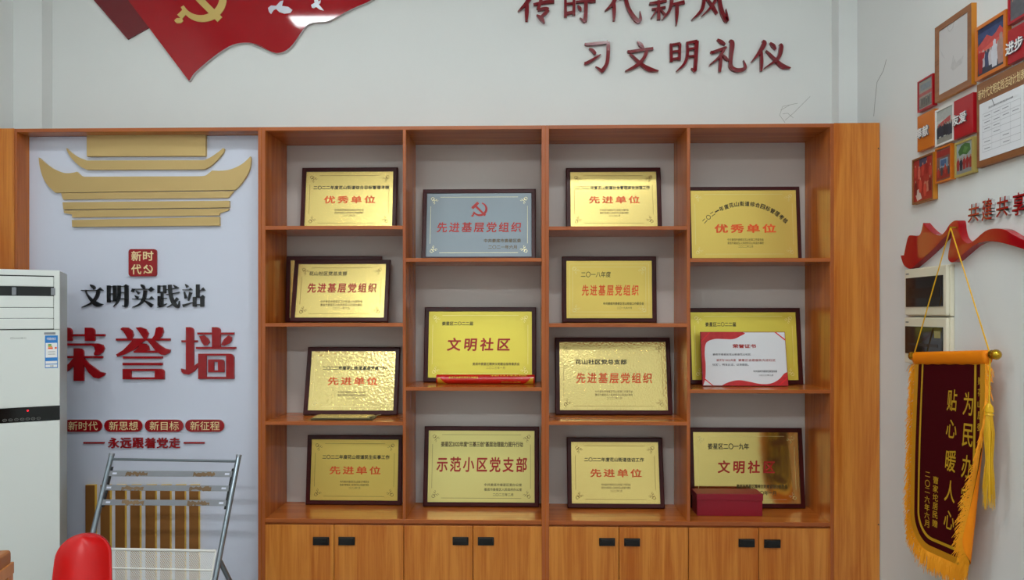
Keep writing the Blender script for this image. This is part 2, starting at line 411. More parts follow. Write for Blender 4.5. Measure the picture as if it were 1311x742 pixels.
# ------------------------------------------------------------------ white honour panel with raised pieces
board = thing('honour_display', 'white panel with raised gold gate and red and black lettering behind the air conditioner', 'display panel', (X(180), YN+.01, 0))
b = MB(); b.box(X(21.7), X(330.1), YN, YN+.018, 0, ZTOP-TH-.001, M['board']); b.build('board', board)
def raised(name, polys, th, m, mside=None, bevel=0, parent=board):
    b = MB()
    for pl in polys: b.prism([P(u, v, YN-th) for u, v in pl], (0, th, 0), m, mside)
    return b.build(name, parent, bevel, seg=1)
zl = lambda x, y: (30+x*160/848, 160+y*160/848)
zr = lambda x, y: (180+x*160/848, 160+y*160/848)
def sm(pts, k=4): return [p for p in catmull(pts, k)]
raised('gate_plaque', [[(111, 170.2), (263, 170.2), (263, 199.4), (111, 199.9)]], .018, M['gold_paint'])
raised('upper_roof', [sm([zl(290,155),zl(310,175),zl(360,212),zl(430,240)])+sm([zr(432,238),zr(480,215),zr(530,180),zr(560,155)])+[zr(568,163)]+
       sm([zr(560,188),zr(520,235),zr(470,280),zr(430,300)])+sm([zl(430,303),zl(380,278),zl(330,230),zl(300,185),zl(290,155)])[:-1]], .014, M['gold_paint'])
raised('main_roof', [sm([zl(103,220),zl(150,260),zl(200,295),zl(260,320),zl(300,326),zl(340,322),zl(362,316)])+sm([zl(385,340),zl(410,350)])+
       sm([zr(400,347),zr(440,342),zr(470,320),zr(485,308)])+sm([zr(530,310),zr(590,305),zr(650,285),zr(700,255),zr(745,212)])+
       sm([zr(749,235),zr(742,290),zr(720,340),zr(680,400),zr(640,440)])+sm([zl(215,458),zl(165,410),zl(130,350),zl(110,280),zl(103,220)])[:-1]], .014, M['gold_paint'])
raised('eave_beam', [[zl(255,461),zr(632,447),zr(596,493),zl(268,504)]], .010, M['gold_paint'])
raised('eave_beam', [[zl(265,523),zr(600,513),zr(600,558),zl(270,572)]], .016, M['gold_paint'])
raised('eave_beam', [[zl(272,578),zr(600,565),zr(598,577),zr(535,598),zr(535,612),zl(330,626),zl(330,606),zl(276,596)]], .010, M['gold_paint'])
raised('eave_beam', [[zl(328,644),zr(534,622),zr(534,681),zl(330,690)]], .016, M['gold_paint'])
# seal
def rrect(x0, y0, x1, y1, r, n=5):
    o = []
    for cx, cy, a0 in ((x1-r, y0+r, -90), (x1-r, y1-r, 0), (x0+r, y1-r, 90), (x0+r, y0+r, 180)):
        for i in range(n+1):
            a = math.radians(a0+90*i/n); o.append((cx+r*math.cos(a), cy+r*math.sin(a)))
    return o
seal = raised('seal_badge', [rrect(164.5, 318.6, 200, 353.6, 3.5)], .012, M['red_ac'])
def vtext(mb, body, u0, v0, u1, v1, Y, m, bold=0, res=4, thick=None, space=1, shear=0, mside=None):
    put_text(mb, body, lambda a, c: P(u0+(u1-u0)*a, v1+(v0-v1)*c, Y), m, bold, shear, space, res, thick, mside)
b = MB(); Ys = YN-.0125
vtext(b, '新', 168, 321, 181, 334, Ys, M['cream'], .02); vtext(b, '时', 183, 321, 196.5, 333.5, Ys, M['cream'], .02); vtext(b, '代', 168, 338, 181, 351, Ys, M['cream'], .02)
emblem(b, lambda x, y: P(189.3+x*6, 344+y*6, Ys), (0,.0004,0), M['cream'])
b.build('seal_lettering', seal)
# black characters, heavy serif strokes: traced on a magnified picture
s7 = 180/1311
f4 = lambda x, y: P(95+x*s7, 310+y*s7, YN-.010)
D8 = (0, .009, 0)
BLK = {
 'wen': ([[(145,395,6),(165,408,26),(182,425,24),(176,440,6)],[(62,447,7),(265,447,7)],[(222,450,30),(205,510,30),(150,570,18),(65,606,4)],[(103,450,6),(120,490,12),(165,545,32),(215,580,44),(265,578,6)]], [[(205,449),(240,420),(268,449)]]),
 'ming': ([[(318,402,30),(318,560,30)],[(374,402,30),(374,552,30)],[(318,412,7),(374,412,7)],[(318,480,7),(374,480,7)],[(318,546,8),(374,546,8)],[(415,402,28),(414,500,28),(397,560,16),(362,600,4)],[(484,402,34),(484,560,34),(478,600,26)],[(410,410,7),(484,410,7)],[(410,466,7),(484,466,7)],[(408,524,7),(484,524,7)],[(445,590,4),(480,600,14)]], [[(455,410),(480,390),(508,406),(484,420)]]),
 'shi': ([[(618,393,6),(635,408,28),(652,428,16)],[(545,436,7),(735,436,7)],[(547,432,20),(540,462,28)],[(572,450,6),(604,476,26)],[(562,495,6),(592,517,26)],[(660,448,32),(648,520,30),(610,575,18),(538,606,4)],[(540,527,7),(740,527,7)],[(655,545,10),(690,568,26),(725,594,34)]], [[(690,440),(715,413),(744,440),(712,462)],[(695,529),(718,502),(742,529)]]),
 'jian': ([[(785,400,22),(785,475,22)],[(840,400,26),(840,475,26)],[(785,407,7),(840,407,7)],[(785,463,8),(840,463,8)],[(816,463,22),(816,592,22)],[(786,500,20),(786,594,20)],[(816,520,7),(858,520,7)],[(772,606,4),(815,594,18),(860,572,6)],[(858,442,8),(970,424,12)],[(858,488,8),(978,466,12)],[(888,395,32),(897,490,32),(925,565,36),(968,600,26),(978,545,4)],[(962,520,26),(920,572,14),(863,606,4)],[(925,398,8),(950,422,24)]], []),
 'zhan': ([[(1033,390,6),(1055,416,28)],[(1008,443,7),(1098,443,7)],[(1023,460,8),(1040,522,26)],[(1084,465,28),(1062,545,8)],[(1010,592,26),(1045,580,18),(1105,558,5)],[(1150,392,32),(1150,510,32)],[(1160,447,7),(1215,447,7)],[(1120,510,32),(1120,600,32)],[(1192,505,36),(1192,600,36)],[(1110,512,8),(1200,512,8)],[(1110,580,8),(1200,580,8)]], [[(1172,449),(1200,420),(1222,449)],[(1060,445),(1082,424),(1100,445)],[(1172,512),(1196,490),(1218,510)]]),
}
for k, (st, po) in BLK.items():
    b = MB()
    for i, q in enumerate(st): stroke(b, q, f4, D8, M['blackac'], None, 5, i*.00008)
    for q in po: b.prism([f4(*p)+Vector((0,-.0008,0)) for p in q], D8, M['blackac'])
    b.build('raised_character', board)
# big red characters
s5 = 250/1311
f3 = lambda x, y: P(70+x*s5, 400+y*s5, YN-.012)
def R_(x0, y0, x1, y1, r=0):
    if not r: return [(x0,y0),(x1,y0),(x1,y1),(x0,y1)]
    return [(x0,y0),(x1-r,y0)]+[(x1-r+r*math.sin(math.radians(a)), y0+r-r*math.cos(math.radians(a))) for a in (20,40,60,75)]+[(x1,y0+r),(x1,y1),(x0,y1)]
BIG = [
 [R_(50,100,114,190,28),R_(201,100,267,190,28),R_(-20,144,334,158),
  [(-20,206),(290,206),(320,216),(332,240),(322,264),(300,282),(265,286),(262,276),(272,256),(264,230),(248,221),(-20,221)],
  R_(0,291,319,305),R_(127,239,193,458,30),
  [(193,303),(225,340),(300,395),(338,405),(330,425),(295,442),(262,435),(225,400),(193,345)],
  [(127,303),(95,340),(20,405),(-17,420),(-10,435),(30,425),(90,390),(127,355)]],
 [[(440,110),(455,98),(490,100),(518,120),(527,150),(515,176),(490,178),(475,150),(460,125)],
  [(543,100),(575,97),(610,110),(628,140),(618,168),(600,178),(580,150),(560,120)],
  [(680,102),(700,95),(722,100),(728,130),(715,160),(690,182),(645,184),(670,150)],
  R_(410,173,773,188),
  [(520,188),(602,188),(530,250),(470,280),(420,296),(412,280),(460,250)],
  [(622,188),(668,188),(700,215),(740,240),(776,248),(770,270),(740,285),(715,282),(680,260),(645,215)],
  [(572,212),(590,206),(610,208),(628,225),(636,252),(600,257),(535,257),(556,236)], R_(530,255,692,269),
  R_(458,293,722,308), R_(456,336,722,353), R_(456,377,511,447), R_(672,377,735,447,24), R_(505,377,680,391), R_(505,434,680,447)],
 [R_(880,97,932,392,26), R_(850,185,957,199), [(847,375),(885,385),(930,360),(960,338),(966,356),(935,395),(900,415),(865,411),(850,395)],
  R_(957,133,1203,147), R_(1055,97,1112,240,26),
  [(970,158),(1000,152),(1030,175),(1040,200),(1020,220),(1002,221),(985,195)],
  [(1187,165),(1165,152),(1135,180),(1117,215),(1140,222),(1175,205),(1187,185)],
  R_(948,230,1215,244), R_(963,275,1017,445), R_(1150,275,1203,445,30), R_(1010,275,1160,289), R_(1010,430,1160,445),
  R_(1030,314,1068,400), R_(1096,314,1138,400,22), R_(1060,314,1105,330), R_(1060,387,1105,400)]]
for polys in BIG:
    b = MB()
    for i, q in enumerate(polys): b.prism([f3(*p)+Vector((0,-i*.0001,0)) for p in q], (0,.011,0), M['red_ac'])
    b.build('raised_character', board)
# capsules, line of text, dashes
for (u0, u1, tx) in ((81, 131, '新时代'), (133.2, 182.6, '新思想'), (185.2, 234.8, '新目标'), (237, 287.2, '新征程')):
    c = raised('capsule_badge', [rrect(u0, 536.9, u1, 552.4, 7.7, 7)], .01, M['badge'], M['acr'])
    b = MB(); vtext(b, tx, u0+(u1-u0)*.13, 539.2, u0+(u1-u0)*.88, 550.4, YN-.0106, M['cream'], .004); b.build('badge_lettering', c)
for i, ch in enumerate('永远跟着党走'):
    b = MB(); u = 138+i*15.6; vtext(b, ch, u, 560, u+14.2, 573.5, YN-.008, M['badge'], .02, 4, (0,.007,0)); b.build('raised_character', board)
for u0, u1 in ((106.5, 133), (235, 261.5)): raised('dash_strip', [[(u0,565.6),(u1,565.6),(u1,567.6),(u0,567.6)]], .008, M['badge'])
for a, c in ((40,92),(123,175),(205,258),(288,340),(372,425),(453,507),(535,588),(613,665)):
    s9 = 220/949
    raised('gate_column', [[(100+a*s9,620.6),(100+c*s9,620.6),(100+c*s9,815),(100+a*s9,815)]], .018, M['bar_brown'], M['bar_gold'])

# ------------------------------------------------------------------ flag and slogan on the wall
YG = YW-.02
z1 = lambda x, y: P(x*340/1311, y*340/1311, YG)
z2 = lambda x, y: P(320+x*340/1311, y*340/1311, YG)
flag = thing('wall_flag', 'large glossy red flag relief with gold emblem high on the back wall', 'wall decoration', P(260, 50, YW))
fr = [z1(520,-150)]+[z1(632,0), z1(932,398)]+[z1(*p) for p in sm([(936,396),(960,360),(1010,315),(1080,260),(1150,220),(1215,210),(1265,218),(1311,237)])]+\
     [z2(*p) for p in sm([(15,216),(60,234),(110,256),(140,261),(175,250),(210,220),(245,170),(275,130),(310,112),(370,107),(410,93),(500,45),(600,0),(680,-60),(700,-150)])]
b = MB(); b.prism(fr, (0,.02,0), M['flag'], M['acr']); fl = b.build('flag_face', flag, .0015, seg=2)
b = MB(); b.prism([p+Vector((0,.008,0)) for p in (z1(360,-120), z1(460,0), z1(625,190), z1(732,130), z1(632,0), z1(530,-135))], (0,.011,0), M['flag2']); b.build('flag_tail', flag)
b = MB(); emblem(b, lambda x, y: z1(987+x*128, -12+y*128)+Vector((0,-.004,0)), (0,.0038,0), M['emblem']); b.build('emblem', flag)
for q in ([(90,40),(105,28),(130,30),(150,8),(165,3),(158,30),(190,35),(210,50),(200,65),(170,68),(145,60),(130,45),(118,50),(105,70),(95,60)],
          [(303,25),(320,15),(318,0),(335,-15),(338,10),(350,0),(348,15),(340,22),(366,53),(345,48),(328,35),(315,42),(306,38)]):
    b = MB(); b.prism([z2(*p)+Vector((0,-.003,0)) for p in q], (0,.0028,0), M['dove']); b.build('dove', flag)
KAI = {
 '习': [[(40,72,8),(60,76,18),(165,66,18),(182,60,20)],[(180,62,22),(182,110,22),(174,190,22),(145,236,22)],[(150,244,14),(128,224,12),(105,210,4)],[(66,102,6),(86,112,18),(102,130,18),(106,136,6)],[(38,190,12),(55,188,18),(100,162,14),(137,137,4)]],
 '文': [[(355,58,6),(375,78,24),(394,100,10)],[(297,115,8),(315,121,18),(400,108,16),(452,102,18)],[(412,112,20),(395,160,20),(350,205,20),(283,238,5)],[(313,133,8),(335,155,16),(385,200,20),(430,226,26),(484,236,5)]],
 '明': [[(555,72,10),(559,100,18),(560,182,18)],[(553,82,14),(614,72,16)],[(612,72,16),(608,172,18)],[(560,122,12),(605,117,12)],[(560,166,14),(607,160,14)],[(655,68,14),(656,140,18),(637,195,16),(590,239,4)],[(650,70,14),(716,58,18)],[(712,56,26),(708,150,22),(702,234,22)],[(704,240,12),(680,220,6)],[(658,106,12),(705,100,12)],[(656,152,12),(705,145,12)]],
 '礼': [[(836,46,8),(860,62,22),(884,78,10)],[(795,120,8),(815,123,18),(880,99,16),(893,94,8)],[(880,103,16),(845,155,16),(788,202,4)],[(858,140,14),(855,190,20),(850,242,14)],[(865,138,6),(885,157,18),(902,175,8)],[(908,54,8),(925,70,28),(918,150,22),(916,205,24),(942,229,24),(982,230,22),(1004,214,18),(993,172,3)]],
 '仪': [[(1108,54,8),(1118,72,28),(1085,130,20),(1040,182,4)],[(1100,115,14),(1102,180,20),(1100,237,12)],[(1153,66,6),(1172,85,22),(1187,107,8)],[(1213,74,12),(1220,95,24),(1200,160,20),(1118,220,4)],[(1128,114,6),(1150,135,14),(1195,180,20),(1230,208,26),(1277,218,4)]],
}
KAI1 = {
 '传': [[(115,-70,10),(120,-50,28),(90,10,22),(36,66,4)],[(90,5,18),(88,70,24),(86,120,14)],[(140,-30,14),(215,-42,16)],[(126,24,12),(200,10,18),(247,7,16)],[(185,-75,18),(170,0,18),(152,52,18)],[(150,55,12),(195,48,18),(214,54,20)],[(212,55,20),(190,80,18),(165,98,10)],[(145,85,8),(172,106,24),(190,132,8)]],
 '时': [[(312,-55,14),(312,96,18)],[(308,-46,12),(365,-52,14)],[(362,-54,16),(360,85,18)],[(315,22,12),(360,16,12)],[(315,76,16),(360,68,16)],[(372,10,12),(430,4,16),(487,2,18)],[(430,-75,24),(430,60,22),(424,122,24)],[(426,126,14),(395,102,5)],[(382,30,6),(394,46,20),(402,62,8)]],
 '代': [[(610,-65,26),(592,10,22),(540,62,4)],[(592,10,18),(594,60,22),(592,118,12)],[(625,-12,14),(735,-35,16)],[(655,-78,22),(665,10,22),(690,70,22),(728,118,24),(746,108,18),(742,62,3)],[(702,-72,8),(728,-48,18)]],
 '新': [[(838,-78,12),(852,-60,18)],[(805,-44,12),(892,-54,14)],[(822,-40,8),(836,-16,14)],[(874,-42,12),(860,-16,10)],[(797,18,10),(815,18,16),(898,2,14)],[(852,0,16),(852,112,20)],[(812,52,10),(892,40,12)],[(845,50,14),(808,104,4)],[(862,52,8),(892,88,14)],[(992,-62,16),(935,-36,14)],[(928,-40,20),(925,20,20),(908,70,16),(872,112,4)],[(930,26,14),(1002,10,20)],[(958,15,20),(957,80,20),(954,146,5)]],
 '风': [[(1120,-62,20),(1112,20,20),(1095,65,18),(1043,114,4)],[(1112,-60,16),(1216,-72,18)],[(1206,-70,24),(1206,10,22),(1222,75,24),(1244,116,24),(1248,100,16),(1242,50,3)],[(1192,-22,18),(1155,40,16),(1102,92,4)],[(1122,-18,8),(1160,28,18),(1190,78,14)]],
}
def wall_char(strokes, fn, label, m, d, group):
    b = MB()
    for i, q in enumerate(strokes): stroke(b, q, fn, d, m, m, 5, i*.00012)
    o = b.build('raised_character'); return tag(o, label, 'wall lettering', group)
ords = ['first', 'second', 'third', 'fourth', 'fifth']
fn8 = lambda x, y: P(740+x*280/1311, 40+y*280/1311, YW-.018)
fn7 = lambda x, y: P(655+x*290/1311, y*290/1311, YW-.018)
for i, (k, st) in enumerate(KAI1.items()): wall_char(st, fn7, 'dark red brush character %s, %s in the upper slogan line on the back wall' % (k, ords[i]), M['slogan'], (0,.017,0), 'characters of the upper slogan line')
for i, (k, st) in enumerate(KAI.items()): wall_char(st, fn8, 'dark red brush character %s, %s in the lower slogan line on the back wall' % (k, ords[i]), M['slogan'], (0,.017,0), 'characters of the lower slogan line')

# ------------------------------------------------------------------ award plaques
def solve_h(zs, Y0, al, th, um, vt):
    h = .35
    for _ in range(12):
        y = YB-.008-th*math.cos(al) if Y0 is None else Y0+h*math.sin(al)-th*math.cos(al)
        z = P(um, vt, y).z; h = (z-zs-th*math.sin(al))/math.cos(al)
    return h
def ornament(mb, w, h, ins, m, y, style):
    q = lambda x, z: Vector((x, y, z)); d = (0, .0002, 0); lw = .0014
    x0, x1, z0, z1 = -w/2+ins, w/2-ins, ins, h-ins
    def ln(*p): stroke(mb, [(a, c, lw) for a, c in p], lambda a, c: q(a, c), d, m, None, 1)
    g = .05
    if style == 2: g = 0
    ln((x0+g, z0), (x1-g, z0)); ln((x0+g, z1), (x1-g, z1)); ln((x0, z0+g), (x0, z1-g)); ln((x1, z0+g), (x1, z1-g))
    if style == 2:
        e = .016; ln((x0-e, z0-e), (x1+e, z0-e)); ln((x0-e, z1+e), (x1+e, z1+e)); ln((x0-e, z0-e), (x0-e, z1+e)); ln((x1+e, z0-e), (x1+e, z1+e))
    for sx, sz, cx, cz in ((1,1,x0,z0), (-1,1,x1,z0), (1,-1,x0,z1), (-1,-1,x1,z1)):
        for a in range(3):          # scrolls of the corner ornament
            r = .0105-.002*a
            pts = [(cx+sx*(.008+.012*a+r*math.cos(k*.75)*(1-k*.07)), cz+sz*(.008+.004*a+r*math.sin(k*.75)*(1-k*.07))) for k in range(8)]
            ln(*pts)
            pts = [(cx+sx*(.008+.004*a+r*math.sin(k*.75)*(1-k*.07)), cz+sz*(.008+.012*a+r*math.cos(k*.75)*(1-k*.07))) for k in range(8)]
            ln(*pts)
PLQ = []
def plaque(label, zs, uL, uR, vt, delta, plate, lines, orn=None, at='bottom', vb=None, bw=.022, th=.02, front=0, bevel_m=None, style=1, emb=None, arc=None, frame='frame_w'):
    """uL/uR: the outer edges, read at the foot ('bottom') or at the head ('top'); lines: (text, x0, x1, y0, y1 in the plate, material, bold, shear)"""
    um = (uL+uR)/2; h = .34; al = .1
    for _ in range(8):
        al = math.asin(min(.6, delta/h)); Y0 = YB-.008-front-h*math.sin(al)-.004; h = solve_h(zs, Y0, al, th, um, vt)
    yb = Y0-th*math.cos(al) if at == 'bottom' else Y0+h*math.sin(al)-th*math.cos(al)
    xa, xb = P(uL, 400, yb).x, P(uR, 400, yb).x; w = xb-xa
    t = thing('award_plaque', label, 'plaque', ((xa+xb)/2, Y0, zs+.0006), (-al, 0, 0), 'award plaques on the bookcases')
    fm = M[frame]
    f = MB(); n = -th
    # moulded frame: outer slope, inner lip
    O = [(-w/2,0),(w/2,0),(w/2,h),(-w/2,h)]
    I = [(-w/2+bw,bw),(w/2-bw,bw),(w/2-bw,h-bw),(-w/2+bw,h-bw)]
    J = [(-w/2+.004,.004),(w/2-.004,.004),(w/2-.004,h-.004),(-w/2+.004,h-.004)]
    vs = [(x,0,z) for x, z in O]+[(x,n+.003,z) for x, z in O]+[(x,n,z) for x, z in J]+[(x,n,z) for x, z in I]+[(x,n+.006,z) for x, z in I]
    fs = [(3,2,1,0)]
    for r in range(4):
        for i in range(4): fs.append((r*4+i, r*4+(i+1) % 4, r*4+4+(i+1) % 4, r*4+4+i))
    f.add(vs, fs, fm); f.build('frame', t, local=True)
    p = MB(); y = n+.004; pw, ph = w-2*bw, h-2*bw
    p.box(-w/2+bw+.0005, w/2-bw-.0005, y, y+.003, bw+.0005, h-bw-.0005, plate)
    pl = p.build('plate', t, .001, local=True, seg=1)
    if orn:
        o = MB(); ornament(o, pw, ph, .022 if style == 1 else .034, orn, y-.0005, style)
        for i in range(len(o.v)): o.v[i] = o.v[i]+Vector((0, 0, bw))
        o.build('border_ornament', pl, local=True)
    names = []
    for (tx, x0, x1, y0, y1, m, bold, sh) in lines:
        b = MB()
        fx = lambda a, c, x0=x0, x1=x1, y0=y0, y1=y1: Vector((-pw/2+pw*(x0+(x1-x0)*a), y-.0008, bw+ph*(1-y1+(y1-y0)*c)))
        put_text(b, tx, fx, m, bold, sh, 1.0 if (y1-y0) < .1 else (1.4 if tx[:2] == '文明' else 1.3), 3 if (y1-y0) < .1 else 5)
        b.build('headline_lettering' if (y1-y0) > .1 else 'small_lettering', pl, local=True)
    if arc:
        tx, (cx, cy), r, a0, a1, hh = arc; b = MB()
        for i, ch in enumerate(tx):
            a = math.radians(a0+(a1-a0)*i/(len(tx)-1)); ca, sa = math.cos(a), math.sin(a)
            def fx(q, c):
                ex, ez = (q-.5)*hh*.92, (c-.5)*hh*(.25 if ch in '一' else (.7 if ch == '二' else 1))
                X_ = cx*pw+r*pw*math.sin(a)+ex*ca+ez*sa; Z_ = ph*(1-cy)-r*pw*(1-ca)-ex*sa+ez*ca
                return Vector((-pw/2+X_, y-.0008, bw+Z_))
            put_text(b, ch, fx, M['ink'], .02, 0, 1, 3)
        b.build('small_lettering', pl, local=True)
    if emb:
        b = MB(); cx, cy, r = emb
        emblem(b, lambda a, c: Vector((-pw/2+pw*cx+a*r, y-.001, bw+ph*(1-cy)-c*r)), (0,.0004,0), M['darkred']); b.build('emblem', pl, local=True)
    return t
G, GH = M['gold'], M['gold_h']; RT, DR, IK, SM_ = M['redtext'], M['darkred'], M['ink'], M['small']
c1 = '中共娄底市娄星区花山街道工作委员会'; c2 = '娄底市娄星区人民政府花山街道办事处'
def foot(x0, x1, y, dt='二〇二三年二月', s=.037): return [(c1, x0, x1, y, y+s, SM_, .003, 0), (c2, x0, x1, y+s*1.35, y+s*2.35, SM_, .003, 0), (dt, x0+(x1-x0)*.3, x0+(x1-x0)*.7, y+s*2.75, y+s*3.7, SM_, .003, 0)]
def std(l1, main, a=.07, c=.95): return [(l1, a, c, .255, .325, IK, .023, 0), (main, .215, .8, .44, .575, RT, .022, 0)]+foot(.34, .67, .675)
plaque('gold plaque at the top of the first column, heading on year 2022 target assessment', ZA[0], 386.9, 509, 214.2, .04, G, std('二〇二二年度花山街道综合目标管理考核', '优秀单位', .09, .955), M['orn'], 'top')
plaque('dark framed plaque almost hidden behind another in the first column', ZA[1], 365, 487.6, 327.7, .02, G, [], None)
plaque('gold plaque leaning in front of another one, first column, second shelf', ZA[1], 371.2, 496.4, 332.4, .07, G,
       [('花山社区党总支部', .13, .56, .14, .22, IK, .018, 0), ('先进基层党组织', .12, .9, .36, .54, DR, .022, .06)]+foot(.28, .75, .68, '二〇二一年六月', .045), M['orn'], front=.026)
plaque('hammered gold plaque with a white glare at its right, first column, third shelf', ZA[2], 387.8, 508.6, 444, .08, GH, std('二〇二二年度花山街道基层党建工作', '先进单位', .14, .9), M['orn_lt'])
plaque('gold plaque low in the first column, standing on the bookcase counter', ZK1, 390.9, 514, 557, .036, M['gold_s'], std('二〇二二年度花山街道民生实事工作', '先进单位', .13, .9), M['orn'])
plaque('silver plaque with red emblem at the top of the second column', Zb[0], 541.5, 685.9, 241.8, .06, M['silver'],
       [('先进基层党组织', .1, .9, .46, .62, DR, .022, .06), ('中共娄底市娄星区委', .55, .9, .72, .78, SM_, .02, 0), ('二〇二一年六月', .59, .86, .82, .88, SM_, .02, 0)], M['orn_lt'], 'top', emb=(.5, .25, .043), style=1)
plaque('bright yellow plaque behind the red scroll, second column', Zb[1], 542, 686.6, 393.1, .05, M['yellow'],
       [('娄星区二〇二二届', .13, .43, .155, .215, IK, .022, 0), ('文明社区', .18, .79, .4, .6, DR, .028, .08), ('娄底市娄星区精神文明建设指导委员会', .43, .88, .77, .815, SM_, .02, 0), ('二〇二三年一月', .56, .74, .83, .87, SM_, .003, 0)], M['orn_lt'])
plaque('pale gold plaque low in the second column, standing on the bookcase counter', ZK1, 541.4, 690, 545.6, .06, M['gold_p'],
       [('娄星区2022年度“三基三创”基层治理能力提升行动', .12, .89, .155, .23, SM_, .025, 0), ('示范小区党支部', .08, .93, .37, .58, DR, .022, .05), ('中共娄底市娄星区委办公室', .53, .88, .735, .775, SM_, .015, 0), ('娄底市娄星区人民政府办公室', .53, .88, .8, .84, SM_, .015, 0), ('二〇二三年二月', .61, .8, .87, .91, SM_, .015, 0)], M['orn'])
plaque('gold plaque at the top of the third column, heading on public order work', Zc_[0], 724.5, 845.6, 214.4, .05, G, std('二〇二二年度花山街道社会管理综合治理工作', '先进单位', .06, .92), M['orn'], 'top')
plaque('satin gold plaque for year 2018 with double border, third column, second shelf', Zc_[1], 719.8, 841, 328.2, .018, M['gold_s'],
       [('二〇一八年度', .17, .52, .19, .29, IK, .01, .1), ('先进基层党组织', .18, .84, .42, .61, RT, .022, .06), ('中共娄底市娄星区花山街道工作委员会', .43, .9, .72, .77, IK, .01, 0), ('二〇一九年六月', .59, .76, .8, .84, SM_, .003, 0)], M['orn_lt'], style=2)
plaque('large gold plaque with a white glare at its left, third column, third shelf', Zc_[2], 711.3, 861.3, 432, .073, M['gold_f'],
       [('花山社区党总支部', .15, .63, .26, .335, IK, .025, 0), ('先进基层党组织', .155, .86, .455, .61, RT, .02, .05)]+foot(.33, .68, .71, '二〇二二年六月', .035), M['orn'])
plaque('gold plaque low in the third column, standing on the bookcase counter', ZK2, 726.6, 851.4, 560, .072, G, std('二〇二二年度花山街道信访工作', '先进单位', .15, .83), M['orn'])
plaque('gold plaque with curved heading at the top of the fourth column', Zd[0], 879.6, 1023.6, 238.9, .035, M['gold_s'],
       [('优秀单位', .22, .8, .5, .63, RT, .03, 0)]+foot(.34, .68, .71, '二〇二二年三月'), M['orn_lt'], 'top', arc=('二〇二一年度花山街道综合目标管理考核', (.51, .2), .52, -47, 47, .026), bw=.018)
plaque('yellow gold plaque partly hidden by the open certificate, fourth column', Zd[1], 881, 1028.8, 394, .047, M['yellow'],
       [('娄星区二〇二二届', .14, .43, .15, .215, IK, .022, 0), ('文明社区', .18, .79, .4, .6, DR, .028, .08)], M['orn_lt'])
plaque('mirror gold plaque behind the red box low in the fourth column', ZK2, 884.5, 1031.6, 547.5, .048, M['gold_m'],
       [('娄星区二〇一九年', .14, .53, .16, .245, IK, .02, 0), ('文明社区', .225, .77, .4, .58, DR, .025, .08), ('娄底市娄星区精神文明建设指导委员会', .4, .88, .73, .79, SM_, .03, 0), ('二〇二〇年一月', .5, .77, .82, .88, SM_, .02, 0)], M['orn_lt'])

# honour certificate
def certificate():
    zs = Zd[1]; th = .008; delta = .05; Y0 = 3.515; h = .28
    for _ in range(8):
        al = math.asin(delta/h); y = Y0+h*math.sin(al)-th; h = (P(948, 424.9, y).z-zs)/math.cos(al)
    xa, xb = P(899.6, 400, Y0-th).x, P(1009.9, 400, Y0-th).x; w = xb-xa
    t = thing('honour_certificate', 'open white and red award certificate leaning before a yellow plaque', 'certificate', ((xa+xb)/2, Y0, zs+.0006), (-al, 0, 0))
    b = MB(); b.box(-w/2, w/2, -.006, 0, 0, h, M['boxred']); b.build('cover', t, .001, local=True, seg=1)
    b = MB(); e = .003; W = w-2*e; H = h-2*e
    for s in (-1, 1): b.box(min(0, s*W/2), max(0, s*W/2), -.0078, -.006, e, h-e, M['paper'])
    pg = b.build('page', t, .0006, local=True, seg=1)
    g = lambda x, y: Vector((-W/2+W*x, -.0083, e+H*(1-y)))
    b = MB()
    for i, q in enumerate((sm([(0,.0),(.5,0),(.46,.08),(.38,.13),(.28,.13),(.16,.13),(.06,.2),(.035,.4),(.04,.6),(.03,.85),(.0,1)]), 
              sm([(.22,1),(.3,.94),(.42,.9),(.55,.93),(.68,.97),(.8,.96),(.9,.88),(.96,.78),(1,.75)])+[(1,1)])):
        b.prism([g(*p) for p in q], (0,.0004,0), flat((196, 34, 40)))
    for q in ([(0,.16),(.1,0),(.115,0),(0,.19)], [(.88,0),(1,.16),(1,.13),(.9,0)], [(0,.84),(.12,1),(.105,1),(0,.87)], [(1,.84),(.88,1),(.9,1),(1,.87)]):
        b.prism([g(*p)+Vector((0,-.0006,0)) for p in q], (0,.0005,0), flat((224, 20, 34)))
    b.build('red_border', pg, local=True)
    b = MB(); inkg = flat((70, 70, 80)); 
    def tl(s, x0, x1, y0, y1, m, bold=.01): put_text(b, s, lambda a, c: g(x0+(x1-x0)*a, y1+(y0-y1)*c)+Vector((0,-.0004,0)), m, bold, 0, 1, 3)
    tl('荣誉证书', .37, .65, .225, .3, M['darkred'], .03)
    tl('娄底市娄星区花山街道花山社区', .13, .58, .4, .44, inkg); tl('被评为“2022年度', .17, .4, .505, .55, M['darkred']); tl('娄星区志愿服务先进社区', .43, .87, .505, .55, M['darkred'])
    tl('社区”，特发此证，以资鼓励。', .12, .55, .59, .635, inkg); tl('中共娄底市娄星区委宣传部', .6, .88, .715, .755, inkg); tl('二〇二三年三月', .66, .83, .79, .825, inkg)
    b.build('lettering', pg, local=True)
certificate()
